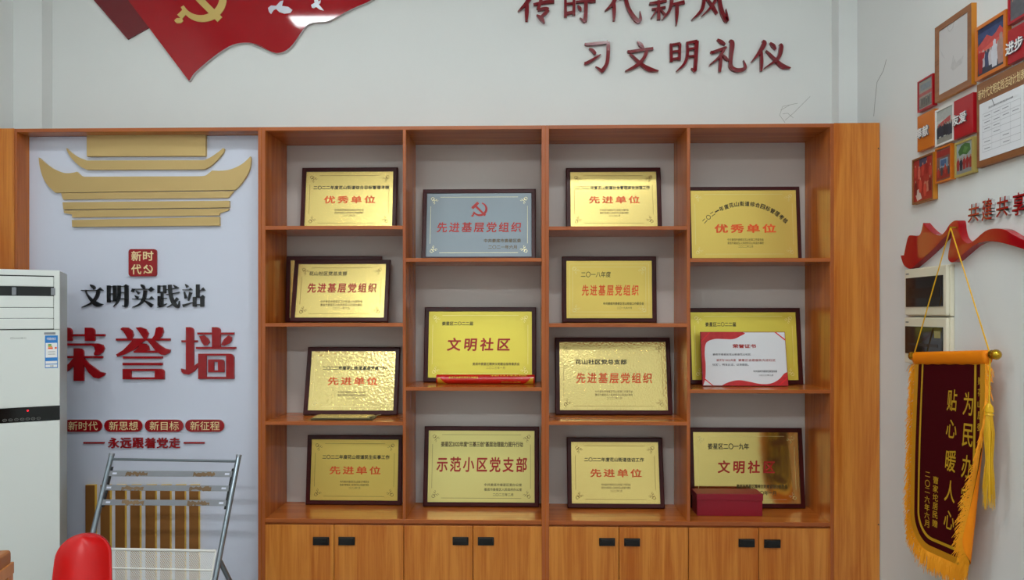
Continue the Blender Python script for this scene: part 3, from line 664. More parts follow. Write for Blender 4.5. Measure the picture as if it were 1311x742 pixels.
# red scroll tube
p0 = P(558.8, 484.6, 3.52); p1 = P(684.6, 484.6, 3.52); r = .0243; zc = Zb[1]+r+.0006
t = thing('scroll_tube', 'shiny red award scroll tube with gold print, lying before the yellow plaque', 'scroll tube', ((p0.x+p1.x)/2, 3.52, zc))
b = MB(); b.tube([(p0.x,3.52,zc),(p0.x+.004,3.52,zc),(p1.x-.004,3.52,zc),(p1.x,3.52,zc)], [r-.003,r,r,r-.003], M['scroll'], 32); tb = b.build('tube', t, smooth=False)
def cyl(x, a): return Vector((x, 3.52-(r+.0004)*math.cos(a), zc+(r+.0004)*math.sin(a)))
b = MB(); L = p1.x-p0.x
put_text(b, '娄底市娄星区精神文明建设', lambda a, c: cyl(p0.x+L*(.13+.3*a), .22+.45*c), M['thread'], .02, 0, 1, 3)
put_text(b, '花山社区', lambda a, c: cyl(p0.x+L*(.55+.38*a), .75+.4*c), M['thread'], .02, 0, 1, 3)
put_text(b, '二〇二三年', lambda a, c: cyl(p0.x+L*(.66+.2*a), -.75+.35*c), M['thread'], .02, 0, 1, 3)
b.build('gold_print', tb)
for x, s in ((p0.x+.008, 1), (p1.x-.008, -1)):
    b = MB()
    for k in range(5):
        a0 = -1.2+.32*k; ww = .05*(1-k/6)
        b.add([cyl(x, a0), cyl(x+s*ww, a0), cyl(x+s*ww*.75, a0+.3), cyl(x, a0+.3)], [(0,1,2,3)], M['thread'])
    b.build('gold_corner', tb)
# gilt sheets lying on the shelf
zs = ZA[2]+.0006
t = thing('gilt_folder', 'flat gilded folder lying on the third shelf before the hammered plaque', 'folder', (P(438, 533, 3.44).x, 3.45, zs))
for k, (u0, u1, y0, y1, z0, rz) in enumerate(((399, 478, 3.40, 3.50, 0, 0), (401, 474, 3.41, 3.51, .0075, .5))):
    b = MB(); x0, x1 = P(u0, 400, 3.42).x, P(u1, 400, 3.42).x
    b.box(x0, x1, y0, y1, zs+z0, zs+z0+.006, M['gilt'] if k else M['giltd'])
    b.build('cover' if k else 'base_board', t, .001, seg=1)
b = MB(); x0 = P(470, 400, 3.42).x
b.prism([(x0, 3.405, zs+.0142), (x0+.035, 3.5, zs+.0142), (x0+.05, 3.52, zs+.0142), (x0+.052, 3.5, zs+.0142), (x0+.012, 3.402, zs+.0142)], (0,0,-.0006), M['giltd']); b.build('ribbon', t)
# red box
x0, x1 = P(892, 400, 3.45).x, P(977.4, 400, 3.45).x; zk = ZK2+.0006; yb0 = 3.452; zt = P(930, 632, yb0).z; zm = P(930, 640.5, yb0).z
t = thing('gift_box', 'low dark red lidded box on the counter before the mirror gold plaque', 'box', ((x0+x1)/2, yb0+.05, zk))
b = MB(); b.box(x0+.003, x1-.003, yb0+.003, yb0+.107, zk, zm+.002, M['boxred']); b.build('body', t, .0015)
b = MB(); b.box(x0, x1, yb0, yb0+.11, zm, zt, M['boxred']); b.build('lid', t, .002)

# ------------------------------------------------------------------ air conditioner
AC = P(76.5, 400, 3.0); ROT = math.radians(-0.0)
phi = math.radians(61); ux = Vector((math.sin(phi), math.cos(phi), 0)); nx = Vector((math.cos(phi), -math.sin(phi), 0))
WA, DA = .5, .3
Ht = P(76.5, 346, 3.0).z
# local frame: x along the front (0 = right edge, negative to the left), y = depth behind the front, z up
ac = thing('air_conditioner', 'tall white floor-standing air conditioner at the left edge of the photo', 'air conditioner', (AC.x, AC.y, 0), (0, 0, math.atan2(ux.y, ux.x)))
def acx(u):
    lo, hi = -.6, .05
    for _ in range(40):
        m_ = (lo+hi)/2; p_ = AC+ux*m_; q_ = Vector((p_.x*math.cos(YAW)+p_.y*math.sin(YAW), -p_.x*math.sin(YAW)+p_.y*math.cos(YAW)))
        if CU+F*q_.x/q_.y < u: lo = m_
        else: hi = m_
    return lo
def acz(v): return P(76.5, v, 3.0).z
b = MB()
zt0, zt1 = acz(421.5), acz(353)       # outlet recess
W0, W1 = -WA+.02, -.022
b.box(-WA, 0, .012, DA, .03, Ht-.0005, M['ac_side_shaded'])
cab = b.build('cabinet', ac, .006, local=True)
b = MB()
b.box(-WA, 0, 0, .013, zt1, Ht, M['ac_white']); b.box(-WA, W0, 0, .013, zt0, zt1, M['ac_white']); b.box(W1, 0, 0, .013, zt0, zt1, M['ac_white'])
b.build('outlet_frame', ac, .002, local=True)
b = MB(); b.box(W0, W1, .009, .0125, zt0, zt1, M['ac_dark']); b.build('outlet_recess', ac, local=True)
for a, c, y in ((354.5, 367, -.001), (379, 393.5, 0), (394, 407, .001), (407.5, 420.6, -.002)):
    b = MB(); b.box(W0+.001, W1-.001, y, y+.008, acz(c), acz(a), M['ac_white']); b.build('louver', ac, .003, local=True)
for x in (acx(18), acx(68)):
    b = MB(); b.box(x-.008, x+.008, -.002, .009, acz(378), acz(368.5), M['bar_grey']); b.build('deflector', ac, .002, local=True)
b = MB(); b.box(-WA, 0, 0, .013, acz(519)+.001, zt0-.002, M['ac_white']); b.build('front_panel', ac, .002, local=True)
b = MB(); b.box(-WA, 0, .001, .0128, acz(537), acz(519), M['ac_glass']); ds = b.build('display_strip', ac, .001, local=True, seg=1)
b = MB(); b.tube([(acx(35.5), .0006, acz(523.2)), (acx(35.5), -.0004, acz(523.2))], .004, M['led'], 10); b.build('indicator_light', ds, local=True)
for k in range(7):
    b = MB(); x = acx((49.5, 42.5, 35.5, 28.5, 21, 13.5, 6)[k]); z = acz(533.6)
    pts = [(x+.007*math.cos(a*.5236), -.0003, z+.005*math.sin(a*.5236)) for a in range(13)]; b.tube(pts, .0008, M['grey_ink'], 5); b.tube([(x-.003, -.0003, z), (x+.003, -.0003, z)], .0006, M['grey_ink'], 5)
    b.build('touch_button', ds, local=True)
b = MB(); b.box(-WA, 0, 0, .013, .06, acz(537)-.002, M['ac_white']); b.build('lower_panel', ac, .002, local=True)
b = MB(); b.box(-WA+.01, -.01, .01, DA-.01, 0, .06, M['ac_dark']); b.build('base', ac, local=True)
def acr_(mb, x0, x1, v0, v1, m, y=-.0006): mb.box(x0, x1, y, .0002, acz(v1), acz(v0), m)
b = MB(); b0 = acx(57.6); b1 = acx(74)
acr_(b, b0, b1, 429, 470.5, M['blue']); acr_(b, b0+.0025, b1-.0025, 438.5, 457, M['white'], -.001); acr_(b, b0+.0025, b1-.0025, 461.5, 465, M['white'], -.001); acr_(b, b0+.0025, b1-.0025, 466, 469.5, M['white'], -.001)
sw = b1-b0; bx = lambda a: b0+sw*a
acr_(b, bx(.24), bx(.5), 440, 442, M['green'], -.0014); acr_(b, bx(.24), bx(.56), 442.3, 443.9, M['thread'], -.0014); acr_(b, bx(.24), bx(.62), 444.2, 446.2, M['redtext'], -.0014); acr_(b, bx(.76), bx(.92), 443.8, 446, M['redtext'], -.0014)
acr_(b, bx(.24), bx(.8), 449.5, 450.1, M['grey_ink'], -.0014); acr_(b, bx(.24), bx(.8), 452.5, 453.1, M['grey_ink'], -.0014)
put_text(b, '中国能效标识', lambda a, c: Vector((bx(.14+.72*a), -.0014, acz(435)+(acz(431.5)-acz(435))*c)), M['white'], .01, 0, 1, 3)
put_text(b, '2级', lambda a, c: Vector((bx(.38+.3*a), -.0014, acz(469)+(acz(466.6)-acz(469))*c)), M['grey_ink'], .01, 0, 1, 3)
b.build('energy_label', ac, local=True)
b = MB(); acr_(b, acx(56.5), acx(71), 425, 427.8, M['bar_grey']); b.build('rating_sticker', ac, local=True)
b = MB(); put_text(b, '⊕GREE格力', lambda a, c: Vector((acx(13)+(acx(33.5)-acx(13))*a, -.0006, acz(433.2)+(acz(430.6)-acz(433.2))*c)), M['grey_ink'], .01, 0, 1, 4); b.build('maker_mark', ac, local=True)

# ------------------------------------------------------------------ folding chair frame with perforated seat
YT = 3.12; LEAN = 1.05
s9 = 220/949
def fc(x, y, dy=0):                     # point of the leaning plane of the chair frame
    u, v = 100+x*s9, 570+y*s9
    # plane: Y falls with Z.  Y = YT - k*(ZT - Z)
    ZT = P(143, 582, YT).z; k = .42; Yq = YT
    for _ in range(25): Yq = YT-k*(ZT-P(u, v, Yq).z)
    return P(u, v, Yq)+Vector((0, dy, 0))
t = thing('folding_chair', 'grey tube folding chair with perforated white seat and stripped backrest bars', 'folding chair', (fc(480, 700).x, 3.0, 0))
def down(a, c):                          # carry a side tube on to the floor
    d = (c-a); k = -c.z/d.z; return c+d*k
a, c = fc(184, 58), fc(75, 510); b = MB(); e1 = down(a, c); e1.z = .012; b.tube([a, c, e1], .0115, M['steel'], 14); b.tube([a+(a-c).normalized()*.001, a+(a-c).normalized()*.012], .0125, M['bar_grey'], 14); b.build('side_tube', t, smooth=False)
a2, c2 = fc(886, 66), fc(776, 640); b = MB(); e2 = down(a2, c2); e2.z = .012; b.tube([a2, c2, e2], .0115, M['steel'], 14); b.tube([a2+(a2-c2).normalized()*.001, a2+(a2-c2).normalized()*.012], .0125, M['bar_grey'], 14); b.build('side_tube', t)
b = MB(); b.tube([fc(190, 75), fc(875, 87)], .006, M['steel'], 10); b.build('top_rod', t)
dm = {}
for k, (xa, ya, xb, yb) in enumerate(((172, 154, 850, 158), (140, 232, 832, 237), (135, 313, 818, 318))):
    A, B = fc(xa, ya), fc(xb, yb); h = .0125; up = (fc(184, 58)-fc(75, 510)); up.x = 0; up.normalize(); nrm = Vector((0, -up.z, up.y))
    b = MB(); q = [A-up*h, B-up*h, B+up*h, A+up*h]; b.prism([p+nrm*.003 for p in q], nrm*-.004, M['bar_grey'], back=True)
    for f in (0.03, .945):               # slots at the ends
        C = A.lerp(B, f); Dd = A.lerp(B, f+.035); 
        b.prism([C-up*.004+nrm*.0036, Dd-up*.004+nrm*.0036, Dd+up*.004+nrm*.0036, C+up*.004+nrm*.0036], nrm*-.0004, M['board'])
    o = b.build('backrest_bar', t, 0)
    for f in (.14+.01*k, .69):
        b = MB(); rr = random.Random(k*7+int(f*10)); C0 = A.lerp(B, f)
        n = 14; Lp = .1
        top = []; bot = []
        for i in range(n+1):
            pz = C0+(B-A).normalized()*(Lp*i/n)+nrm*.0048
            top.append(pz+up*(h*.45+rr.uniform(-.005, .005))); bot.append(pz-up*(h*.75+rr.uniform(-.006, .006)))
        b.prism(bot+top[::-1], nrm*-.0018, M['rust']); b.build('glue_residue', o)
for A, B in ((fc(180, 120), fc(130, 340)), (fc(856, 128), fc(812, 352))):
    b = MB(); dx = Vector((.006, 0, 0)); b.prism([A-dx, A+dx, B+dx, B-dx], (0, .012, 0), M['black'], back=True); b.build('bracket', t)
# perforated seat, folded up between the tubes
pm, tr, bs = newmat('perforated_seat'); n = tr.nodes; l = tr.links
bs.inputs['Base Color'].default_value = lin((226, 224, 218)); bs.inputs['Roughness'].default_value = .4
tc = n.new('ShaderNodeTexCoord'); mp = n.new('ShaderNodeMapping'); mp.inputs['Scale'].default_value = (150, 0.001, 150); mp.inputs['Rotation'].default_value = (0, .785, 0); l.new(tc.outputs['Object'], mp.inputs['Vector'])
fr_ = n.new('ShaderNodeVectorMath'); fr_.operation = 'FRACTION'; l.new(mp.outputs[0], fr_.inputs[0])
sb = n.new('ShaderNodeVectorMath'); sb.operation = 'SUBTRACT'; l.new(fr_.outputs[0], sb.inputs[0]); sb.inputs[1].default_value = (.5, 0, .5)
mu = n.new('ShaderNodeVectorMath'); mu.operation = 'MULTIPLY'; l.new(sb.outputs[0], mu.inputs[0]); mu.inputs[1].default_value = (1, 0, 1)
ln_ = n.new('ShaderNodeVectorMath'); ln_.operation = 'LENGTH'; l.new(mu.outputs[0], ln_.inputs[0])
gt = n.new('ShaderNodeMath'); gt.operation = 'GREATER_THAN'; gt.inputs[1].default_value = .36; l.new(ln_.outputs['Value'], gt.inputs[0]); l.new(gt.outputs[0], bs.inputs['Alpha'])
wr = mat('white_enamel', (232, 230, 224), .3)
q = [fc(92, 565), fc(772, 576), fc(772, 576).lerp(e2, .7)+Vector((-.0,0,0)), fc(92, 565).lerp(e1, .7)]
pa, pb = fc(98, 565, -.012), fc(768, 576, -.012); dn = (c-a).normalized(); dn = Vector((dn.x*.9, dn.y, dn.z)).normalized()
b = MB(); b.prism([pa, pb, pb+dn*.38, pa+dn*.38], (0, .0015, 0), pm); seat = b.build('seat', t)
b = MB(); b.tube([pa, pb], .006, wr, 10); b.tube([pb, pb+dn*.38], .004, wr, 8); b.tube([pa+dn*.38, pb+dn*.38], .006, wr, 10); b.tube([pa, pa+dn*.38], .004, wr, 8); b.build('seat_rim', seat)
g0, g1 = fc(160, 668, -.014), fc(752, 682, -.014); b = MB(); b.tube([g0, g1], .0035, wr, 8); b.build('seat_rib', seat)
for (P0, sx) in ((fc(766, 640), .10), (fc(40, 640), -.0)):
    b = MB(); b.tube([P0+Vector((.012,.004,0)), P0+Vector((.04,.12,-.2)), Vector((P0.x+.07, 3.28, .012))], .0105, M['steel'], 12); b.build('leg', t)

# ------------------------------------------------------------------ red chair
rc = Vector((P(101, 700, 2.32).x, 2.32, 0)); rot = math.radians(24)
t = thing('red_chair', 'red moulded plastic chair with rounded back, before the air conditioner', 'chair', rc, (0, 0, rot))
zt = P(103, 684, 2.4).z
def shell(u, v):                         # u -1..1 across, v 0..1 from seat to top
    hw = .2 if v < .35 else .2-.045*(v-.35)
    top = zt-.43
    z = .43+top*v
    return hw, z
b = MB(); NU, NV = 20, 26; hw0 = .083
def bp(u, v, o):
    # outline: sides nearly straight, rounded top
    zz = .42+(zt-.42)*v
    rr = .075
    dz = zt-zz
    hw = hw0+.02*(1-v)
    if dz < rr: hw *= math.sqrt(max(0, 1-((rr-dz)/rr)**2))**.9
    x = u*hw; y = .10*v-.055*(1-(u)**2)*(.35+.65*math.sqrt(max(0, hw/hw0)))*1.0
    return Vector((x, y+o, zz))
for o, flip in ((0, 1), (.009, 0)):
    base = len(b.v)
    vs = [bp(-1+2*i/NU, 1-(1-j/NV)**1.8 if True else j/NV, o) for j in range(NV+1) for i in range(NU+1)]
    fs = []
    for j in range(NV):
        for i in range(NU):
            f = [j*(NU+1)+i, j*(NU+1)+i+1, (j+1)*(NU+1)+i+1, (j+1)*(NU+1)+i]; fs.append(f if flip else f[::-1])
    b.add(vs, fs, M['redpl'])
N = (NU+1)*(NV+1); rim = [j*(NU+1) for j in range(NV+1)]+[NV*(NU+1)+i for i in range(1, NU+1)]+[j*(NU+1)+NU for j in range(NV-1, -1, -1)]
b.add([b.v[i].copy() for i in rim]+[b.v[N+i].copy() for i in rim], [(i, len(rim)+i, len(rim)+i+1, i+1) for i in range(len(rim)-1)], M['redpl'])
b.build('backrest', t, smooth=True, local=True)
b = MB(); b.box(-.17, .17, -.38, .0, .40, .43, M['redpl']); b.build('seat', t, .012, local=True)
for sx, sy in ((-.14, -.34), (.14, -.34), (-.14, -.03), (.14, -.03)):
    b = MB(); b.tube([(sx, sy, .4), (sx*1.15, sy+(-.02 if sy < -.1 else .02), 0)], [.014, .01], M['steel'], 10); b.build('leg', t, local=True)

# ------------------------------------------------------------------ padded stool at the left edge
p = P(17.5, 718, 2.25); t = thing('padded_stool', 'wooden stool with brown padded top at the lower left corner', 'stool', (p.x-.2, p.y-.14, 0), (0, 0, math.radians(14)))
zt = P(8, 708, 2.25).z
b = MB(); b.box(-.21, .2, -.18, .14, zt-.052, zt, M['leather']); b.build('cushion', t, .014, local=True, seg=3)
b = MB(); b.box(-.21, .205, -.18, .145, zt-.085, zt-.045, M['oak']); b.build('seat_frame', t, .003, local=True)
for sx in (-.19, .185):
    for sy in (-.16, .125):
        b = MB(); b.box(sx-.018, sx+.018, sy-.018, sy+.018, 0, zt-.08, M['oak']); b.build('leg', t, .003, local=True)

# ------------------------------------------------------------------ right wall: picture frames
XF = XR-.021
WR = []
def plan(u0, u1, v0, v1, X=XF):           # far/near edges and top/bottom heights read at the far edge
    A = PX(u0, v0, X); B = PX(u0, v1, X); Cn = PX(u1, 300, X); return A.y, Cn.y, A.z, B.z
def picture(name, label, cat, rect, fm, side, inner=None, bw=.014, content=None, group='picture frames on the right wall', text=None, th=.021):
    yf, yn, zt, zb = rect
    t = thing(name, label, cat, (XR, (yf+yn)/2, zb), group=group)
    x0 = XR-th
    g = lambda a, c, o=0: Vector((x0-o, yf+(yn-yf)*a, zt+(zb-zt)*c))
    w, h = yf-yn, zt-zb
    f = MB()
    if inner is not None:
        O = [(yf,zt),(yn,zt),(yn,zb),(yf,zb)]; I = [(yf-bw,zt-bw),(yn+bw,zt-bw),(yn+bw,zb+bw),(yf-bw,zb+bw)]
        vs = [(XR-.0005,y,z) for y, z in O]+[(x0,y,z) for y, z in O]+[(x0,y,z) for y, z in I]+[(x0+.005,y,z) for y, z in I]
        f.add(vs, [(4+i, 4+(i+1) % 4, 8+(i+1) % 4, 8+i) for i in range(4)]+[(8+i, 8+(i+1) % 4, 12+(i+1) % 4, 12+i) for i in range(4)], fm)
        f.add(vs, [(i, (i+1) % 4, 4+(i+1) % 4, 4+i) for i in range(4)], side)
        f.build('frame', t)
        p = MB(); p.box(x0+.0035, XR-.002, yn+bw-.0005, yf-bw+.0005, zb+bw-.0005, zt-bw+.0005, inner); pic = p.build('picture', t)
    else:
        f.box(x0, XR-.0005, yn, yf, zb, zt, side); f.m[5] = f.mi(fm); pic = f.build('panel', t, .001, seg=1)
    if content:
        b = MB(); ww, hh = w-2*bw, h-2*bw
        for i, (col, pts) in enumerate(content):
            if isinstance(pts, tuple):      # a small figure: (x, y, height)
                x, y, s = pts; a = s*.16*hh/ww
                pts = [(x-a*.8,y),(x-a*1.2,y-s*.55),(x-a*.9,y-s*.78),(x-a*.45,y-s*.82),(x-a*.5,y-s*.97),(x,y-s*1.03),(x+a*.5,y-s*.97),(x+a*.45,y-s*.82),(x+a*.9,y-s*.78),(x+a*1.2,y-s*.55),(x+a*.8,y)]
            pts = [(min(1, max(0, a)), min(1, max(0, c))) for a, c in pts]
            b.prism([Vector((x0+.0032-.00008*i, yf-bw-ww*a, zt-bw-hh*c)) for a, c in pts], (.0001, 0, 0), flat(col))
        b.build('printed_image', pic)
    if text:
        b = MB()
        for (tx, a0, a1, c0, c1, m, bold, thk) in text:
            put_text(b, tx, lambda a, c: g(a0+(a1-a0)*a, c1+(c0-c1)*c, thk), m, bold, 0, 1, 4, (thk*.9, 0, 0) if thk > .002 else None, M['bar_grey'])  # white letters get grey sides: their shading is put into the colour
        b.build('lettering', pic)
    return t, pic, g
def crowd(rng, n, y0, y1, s, cols):
    r = random.Random(rng); o = []
    for k in range(n):
        x = (k+.5)/n; y = y0+r.random()*(y1-y0)
        o.append((r.choice(cols), (x, y, s))); o.append(((182,142,118), [(x-.02,y-s*1.02),(x+.02,y-s*1.02),(x+.02,y-s*.86),(x-.02,y-s*.86)]))
    return o
def band(c, y0, y1, x0=0, x1=1): return (c, [(x0,y0),(x1,y0),(x1,y1),(x0,y1)])
picture('blank_frame', 'big brown frame holding blank pale paper, upper left on the right wall', 'picture frame', plan(1196.8, 1243.6, 36.2, 132), M['pic_brown'], M['pic_amber'], M['paper2'], .024,
        [((196,193,192), [(.05,.3),(.2,.46),(.24,.5),(.1,.4)]), ((192,189,188), [(.42,.68),(.5,.5),(.6,.64),(.85,.6),(.8,.7),(.5,.74)]), ((186,182,180), [(.3,.02),(.33,.09),(.4,.12),(.5,.09),(.53,.02),(.51,.02),(.48,.08),(.4,.105),(.345,.08),(.32,.02)])])
tent = [band((52,68,112), 0, .3), band((30,42,80), .0, .1), ((196,70,66), [(0,.36),(.2,.28),(.35,.2),(.55,.3),(.7,.26),(.85,.16),(1,.3),(1,.5),(0,.56)]), ((214,92,82), [(.0,.5),(.6,.4),(1,.38),(1,.5),(0,.64)]), band((58,56,70), .52, 1)]
picture('photo_frame', 'orange frame with photo of red tents, right of the blank frame', 'picture frame', plan(1248, 1287.6, 36.8, 105), M['pic_orange'], M['pic_orange'], flat((58,56,66)), .013,
        tent+crowd(3, 7, .8, .92, .36, [(52,60,96),(150,30,36),(70,84,126),(196,190,196)])+[((206,206,214), (.66,.95,.55)), ((168,130,120), (.9,.95,.62)), ((170,24,30), [(.02,.5),(.3,.54),(.26,.66),(.02,.7)]), ((150,20,26), (.12,.96,.4))])
picture('photo_frame', 'red frame with grey photo at the top right corner of the right wall', 'picture frame', plan(1290, 1325, -18, 33), M['pic_red'], M['pic_red'], flat((96,98,104)), .009,
        [band((70,78,92), 0, .4)]+crowd(5, 5, .8, .95, .5, [(60,66,90),(150,150,150),(90,90,96)]))
picture('slogan_block', 'red block with white lettering just below the top right photo', 'sign', plan(1290, 1328, 40, 83.5), M['pic_red'], M['pic_red'], group='lettered blocks on the right wall',
        text=[('进步', -.02, .58, .36, .74, M['white'], .022, .006)])
# brown plan board
rect = plan(1250.4, 1345, 109, 215.6)
t, pic, g = picture('plan_board', 'brown wood-grain board with plan heading and pinned white sheet, right edge', 'notice board', rect, M['pic_brown'], M['pic_brown'], group='lettered blocks on the right wall',
        text=[('新时代文明实践活动计划表', .03, .69, .08, .2, M['cream'], .012, .0012)])
A0 = PX(1253.8, 134, XF-.002); A1 = PX(1253.8, 206, XF-.002); A2 = PX(1310.5, 186, XF-.002)
b = MB(); b.box(XF-.0016, XF-.0004, A2.y, A0.y, A1.z, A0.z, M['paper']); sh = b.build('paper_sheet', t)
b = MB(); gw = A0.y-A2.y; gh = A0.z-A1.z
q = lambda a, c: Vector((XF-.0019, A0.y-gw*a, A0.z-gh*c))
for c in (.2, .31, .42, .52, .64, .76, .87): line(b, [(.08, c), (.94, c)], q, .006, (.0001,0,0), flat((170,172,178)))
for a in (.08, .3, .5, .72, .94): line(b, [(a, .2), (a, .87)], q, .004, (.0001,0,0), flat((186,188,194)))
for i, (a, c) in enumerate(((.12,.25),(.34,.25),(.54,.25),(.12,.36),(.34,.37),(.55,.36),(.12,.47),(.34,.47),(.76,.36),(.12,.7),(.34,.58),(.55,.7),(.12,.82),(.56,.82))):
    line(b, [(a, c), (a+.14, c)], q, .014, (.0001,0,0), flat((150,152,160)))
put_text(b, '花山社区新时代文明实践站活动计划表', lambda a, c: q(.22+.56*a, .145-.035*c), flat((90,92,100)), .01, 0, 1, 3)
line(b, [(.3,.0),(.33,.06),(.36,.13)], q, .012, (.0001,0,0), flat((90,90,96)))
b.build('printed_table', sh)
picture('photo_frame', 'small red frame with faded group photo, left of the blank frame', 'picture frame', plan(1174.4, 1193.9, 105.2, 144.6), M['pic_red'], M['pic_red'], flat((150,146,136)), .007,
        [band((126,136,140), .12, .34, .12, .9), band((170,90,84), .42, .54), band((110,108,100), .6, .95)]+crowd(8, 6, .85, .95, .28, [(90,88,84),(130,126,118)]))
picture('slogan_block', 'orange block with white lettering below the small red photo frame', 'sign', plan(1174.4, 1196, 149.7, 194.8), M['pic_orange'], M['pic_orange'], group='lettered blocks on the right wall',
        text=[('奉献', .02, .72, .36, .66, M['white'], .022, .006)])
picture('photo_frame', 'white frame with photo of a dark clad group, between two lettered blocks', 'picture frame', plan(1196.9, 1220.6, 142, 188.8), M['pic_white'], M['pic_white'], flat((186,190,184)), .008,
        [band((168,172,168), 0, .3), ((176,72,70), [(.1,.4),(.85,.26),(.85,.42),(.1,.54)]), band((140,138,130), .82, 1)]+crowd(2, 7, .78, .84, .4, [(30,34,46),(40,44,58)]))
picture('slogan_block', 'red block with white lettering beside the brown plan board', 'sign', plan(1221, 1245.6, 130, 179.4), M['pic_red'], M['pic_red'], group='lettered blocks on the right wall',
        text=[('友爱', 0, .72, .38, .66, M['white'], .022, .006)])
picture('photo_frame', 'brown frame with busy red festive photo, lowest left of the wall pictures', 'picture frame', plan(1167.5, 1194.5, 205, 262.2), M['pic_brown'], M['pic_amber'], flat((164,40,34)), .008,
        [((60,60,90), [(.3,.0),(.7,.0),(.7,.14),(.3,.2)]), ((212,190,180), [(.05,.75),(.3,.7),(.45,.95),(.2,.98)]), ((196,120,96), [(.55,.6),(.9,.55),(.9,.8),(.6,.84)])]+crowd(4, 5, .4, .5, .3, [(190,60,50),(206,100,84),(150,24,24)])+crowd(9, 4, .75, .95, .35, [(200,70,56),(120,24,26),(214,120,100)]))
picture('photo_frame', 'orange frame with photo of a red and blue stall, bottom middle of the wall pictures', 'picture frame', plan(1196.9, 1217.4, 191.3, 235.6), M['pic_orange'], M['pic_orange'], flat((120,82,74)), .007,
        [band((150,40,36), .05, .25), band((120,150,170), .32, .6, .25, .8), band((140,36,30), .68, .95), ((60,90,130), [(.3,.36),(.7,.36),(.7,.55),(.3,.55)])]+crowd(6, 4, .8, .9, .3, [(170,50,40),(60,60,70)]))
picture('photo_frame', 'olive gold frame with photo of people under a green tree', 'picture frame', plan(1221.8, 1245.6, 183.7, 228), M['pic_olive'], M['pic_olive'], flat((150,160,160)), .009,
        [((62,104,50), [(.2,.4),(.1,.25),(.3,.08),(.55,.02),(.85,.1),(.9,.3),(.65,.42),(.4,.36)]), ((86,130,66), [(.4,.3),(.5,.12),(.75,.2),(.6,.34)]), band((130,132,134), .8, 1)]+crowd(11, 5, .85, .9, .42, [(40,52,80),(26,30,44),(150,40,40)]))
# small red characters on the right wall
for i, (ch, u0, u1, v0, v1) in enumerate((('共',1239,1253.6,260.5,284),('建',1256.5,1270.5,254,282),('共',1275,1291,251.5,277),('享',1295.5,1312,246,275.5))):
    A = PX(u0, (v0+v1)/2, XR-.014); B = PX(u1, (v0+v1)/2, XR-.014); zt = PX((u0+u1)/2, v0, XR-.014).z; zb = PX((u0+u1)/2, v1, XR-.014).z
    b = MB(); put_text(b, ch, lambda a, c: Vector((XR-.014, A.y+(B.y-A.y)*a, zb+(zt-zb)*c)), M['red_ac'], .017, .08, 1, 5, (.0135, 0, 0), M['acr'])
    o = b.build('raised_character'); tag(o, 'small red character %s, %s from the left above the red ribbon' % (ch, ords[i]), 'wall lettering', 'characters above the red ribbon')
# red ribbon relief
s6 = 170/1097
rp = sm([(75,625),(103,622)],2)+sm([(112,580),(128,505),(142,466),(165,458),(222,462),(246,430),(262,355)],3)+sm([(300,400),(345,440),(400,460),(440,430),(480,370),(515,340),(545,337),(556,360),(562,420),(580,480),(610,512),(640,525),(690,495),(740,450),(790,415),(850,402),(930,410),(1000,450),(1097,498),(1250,540),(1420,520)],3)+\
     sm([(1420,600),(1250,625),(1097,575),(1000,545),(900,518),(800,508),(730,520),(680,545),(640,575),(585,622),(540,662),(505,683),(482,675),(467,640),(478,560),(503,420),(480,440),(425,490),(360,560),(280,635),(210,695),(165,733),(135,730),(100,700),(75,625)],3)[:-1]
b = MB(); b.prism([PX(1141+x*s6, 230+y*s6, XR-.03) for x, y in rp], (.0295, 0, 0), M['flag'])
tag(b.build('ribbon_relief', None, .002), 'wavy glossy red ribbon relief on the right wall above the switch boxes', 'wall decoration')

# ------------------------------------------------------------------ distribution boxes
def dbox(label, u0, u1, v0, v1, win, sub):
    X0 = XR-.032; yf, yn, zt, zb = plan(u0, u1, v0, v1, X0)
    t = thing('switch_box', label, 'switch box', (XR, (yf+yn)/2, zb), group='white distribution boxes')
    w, h = yf-yn, zt-zb
    b = MB(); b.box(XR-.018, XR-.0005, yn, yf, zb, zt, M['box_w']); b.build('back_box', t, .006)
    b = MB(); b.box(X0, XR-.017, yn+.004, yf-.004, zb+.003, zt-.003, M['box_w']); fr = b.build('front_cover', t, .007, seg=3)
    a0, a1, c0, c1 = win
    wy0, wy1, wz1, wz0 = yf-w*a0, yf-w*a1, zt-h*c0, zt-h*c1
    b = MB(); b.box(X0-.004, X0+.002, wy1, wy0, wz0, wz1, M['box_glass']); d = b.build('smoked_door', t, .0025)
    b = MB()
    if sub: b.box(X0-.0046, X0-.003, wy1+.02, wy0-.02, wz0+(wz1-wz0)*.3, wz0+(wz1-wz0)*.62, M['breaker'])
    else:
        b.box(X0-.0046, X0-.003, wy1+.012, wy1+.055, wz0+(wz1-wz0)*.62, wz0+(wz1-wz0)*.86, flat((150,142,90)))
        b.box(X0-.0046, X0-.003, wy1+.03, wy0-.02, wz0+(wz1-wz0)*.3, wz0+(wz1-wz0)*.4, M['breaker'])
    b.build('breaker_row', d)
    b = MB(); b.box(X0-.001, X0+.001, yf-w*.12, yf-w*.05, zt-h*.13, zt-h*.1, M['grey_ink']); b.build('maker_mark', fr)
dbox('upper of two cream switch boxes with smoked window, under the red ribbon', 1157.5, 1212.5, 344.3, 404.3, (.06,.92,.2,.81), True)
dbox('lower of two cream switch boxes, partly hidden by the maroon pennant', 1157.2, 1212.5, 405.2, 464.5, (.05,.92,.2,.78), False)

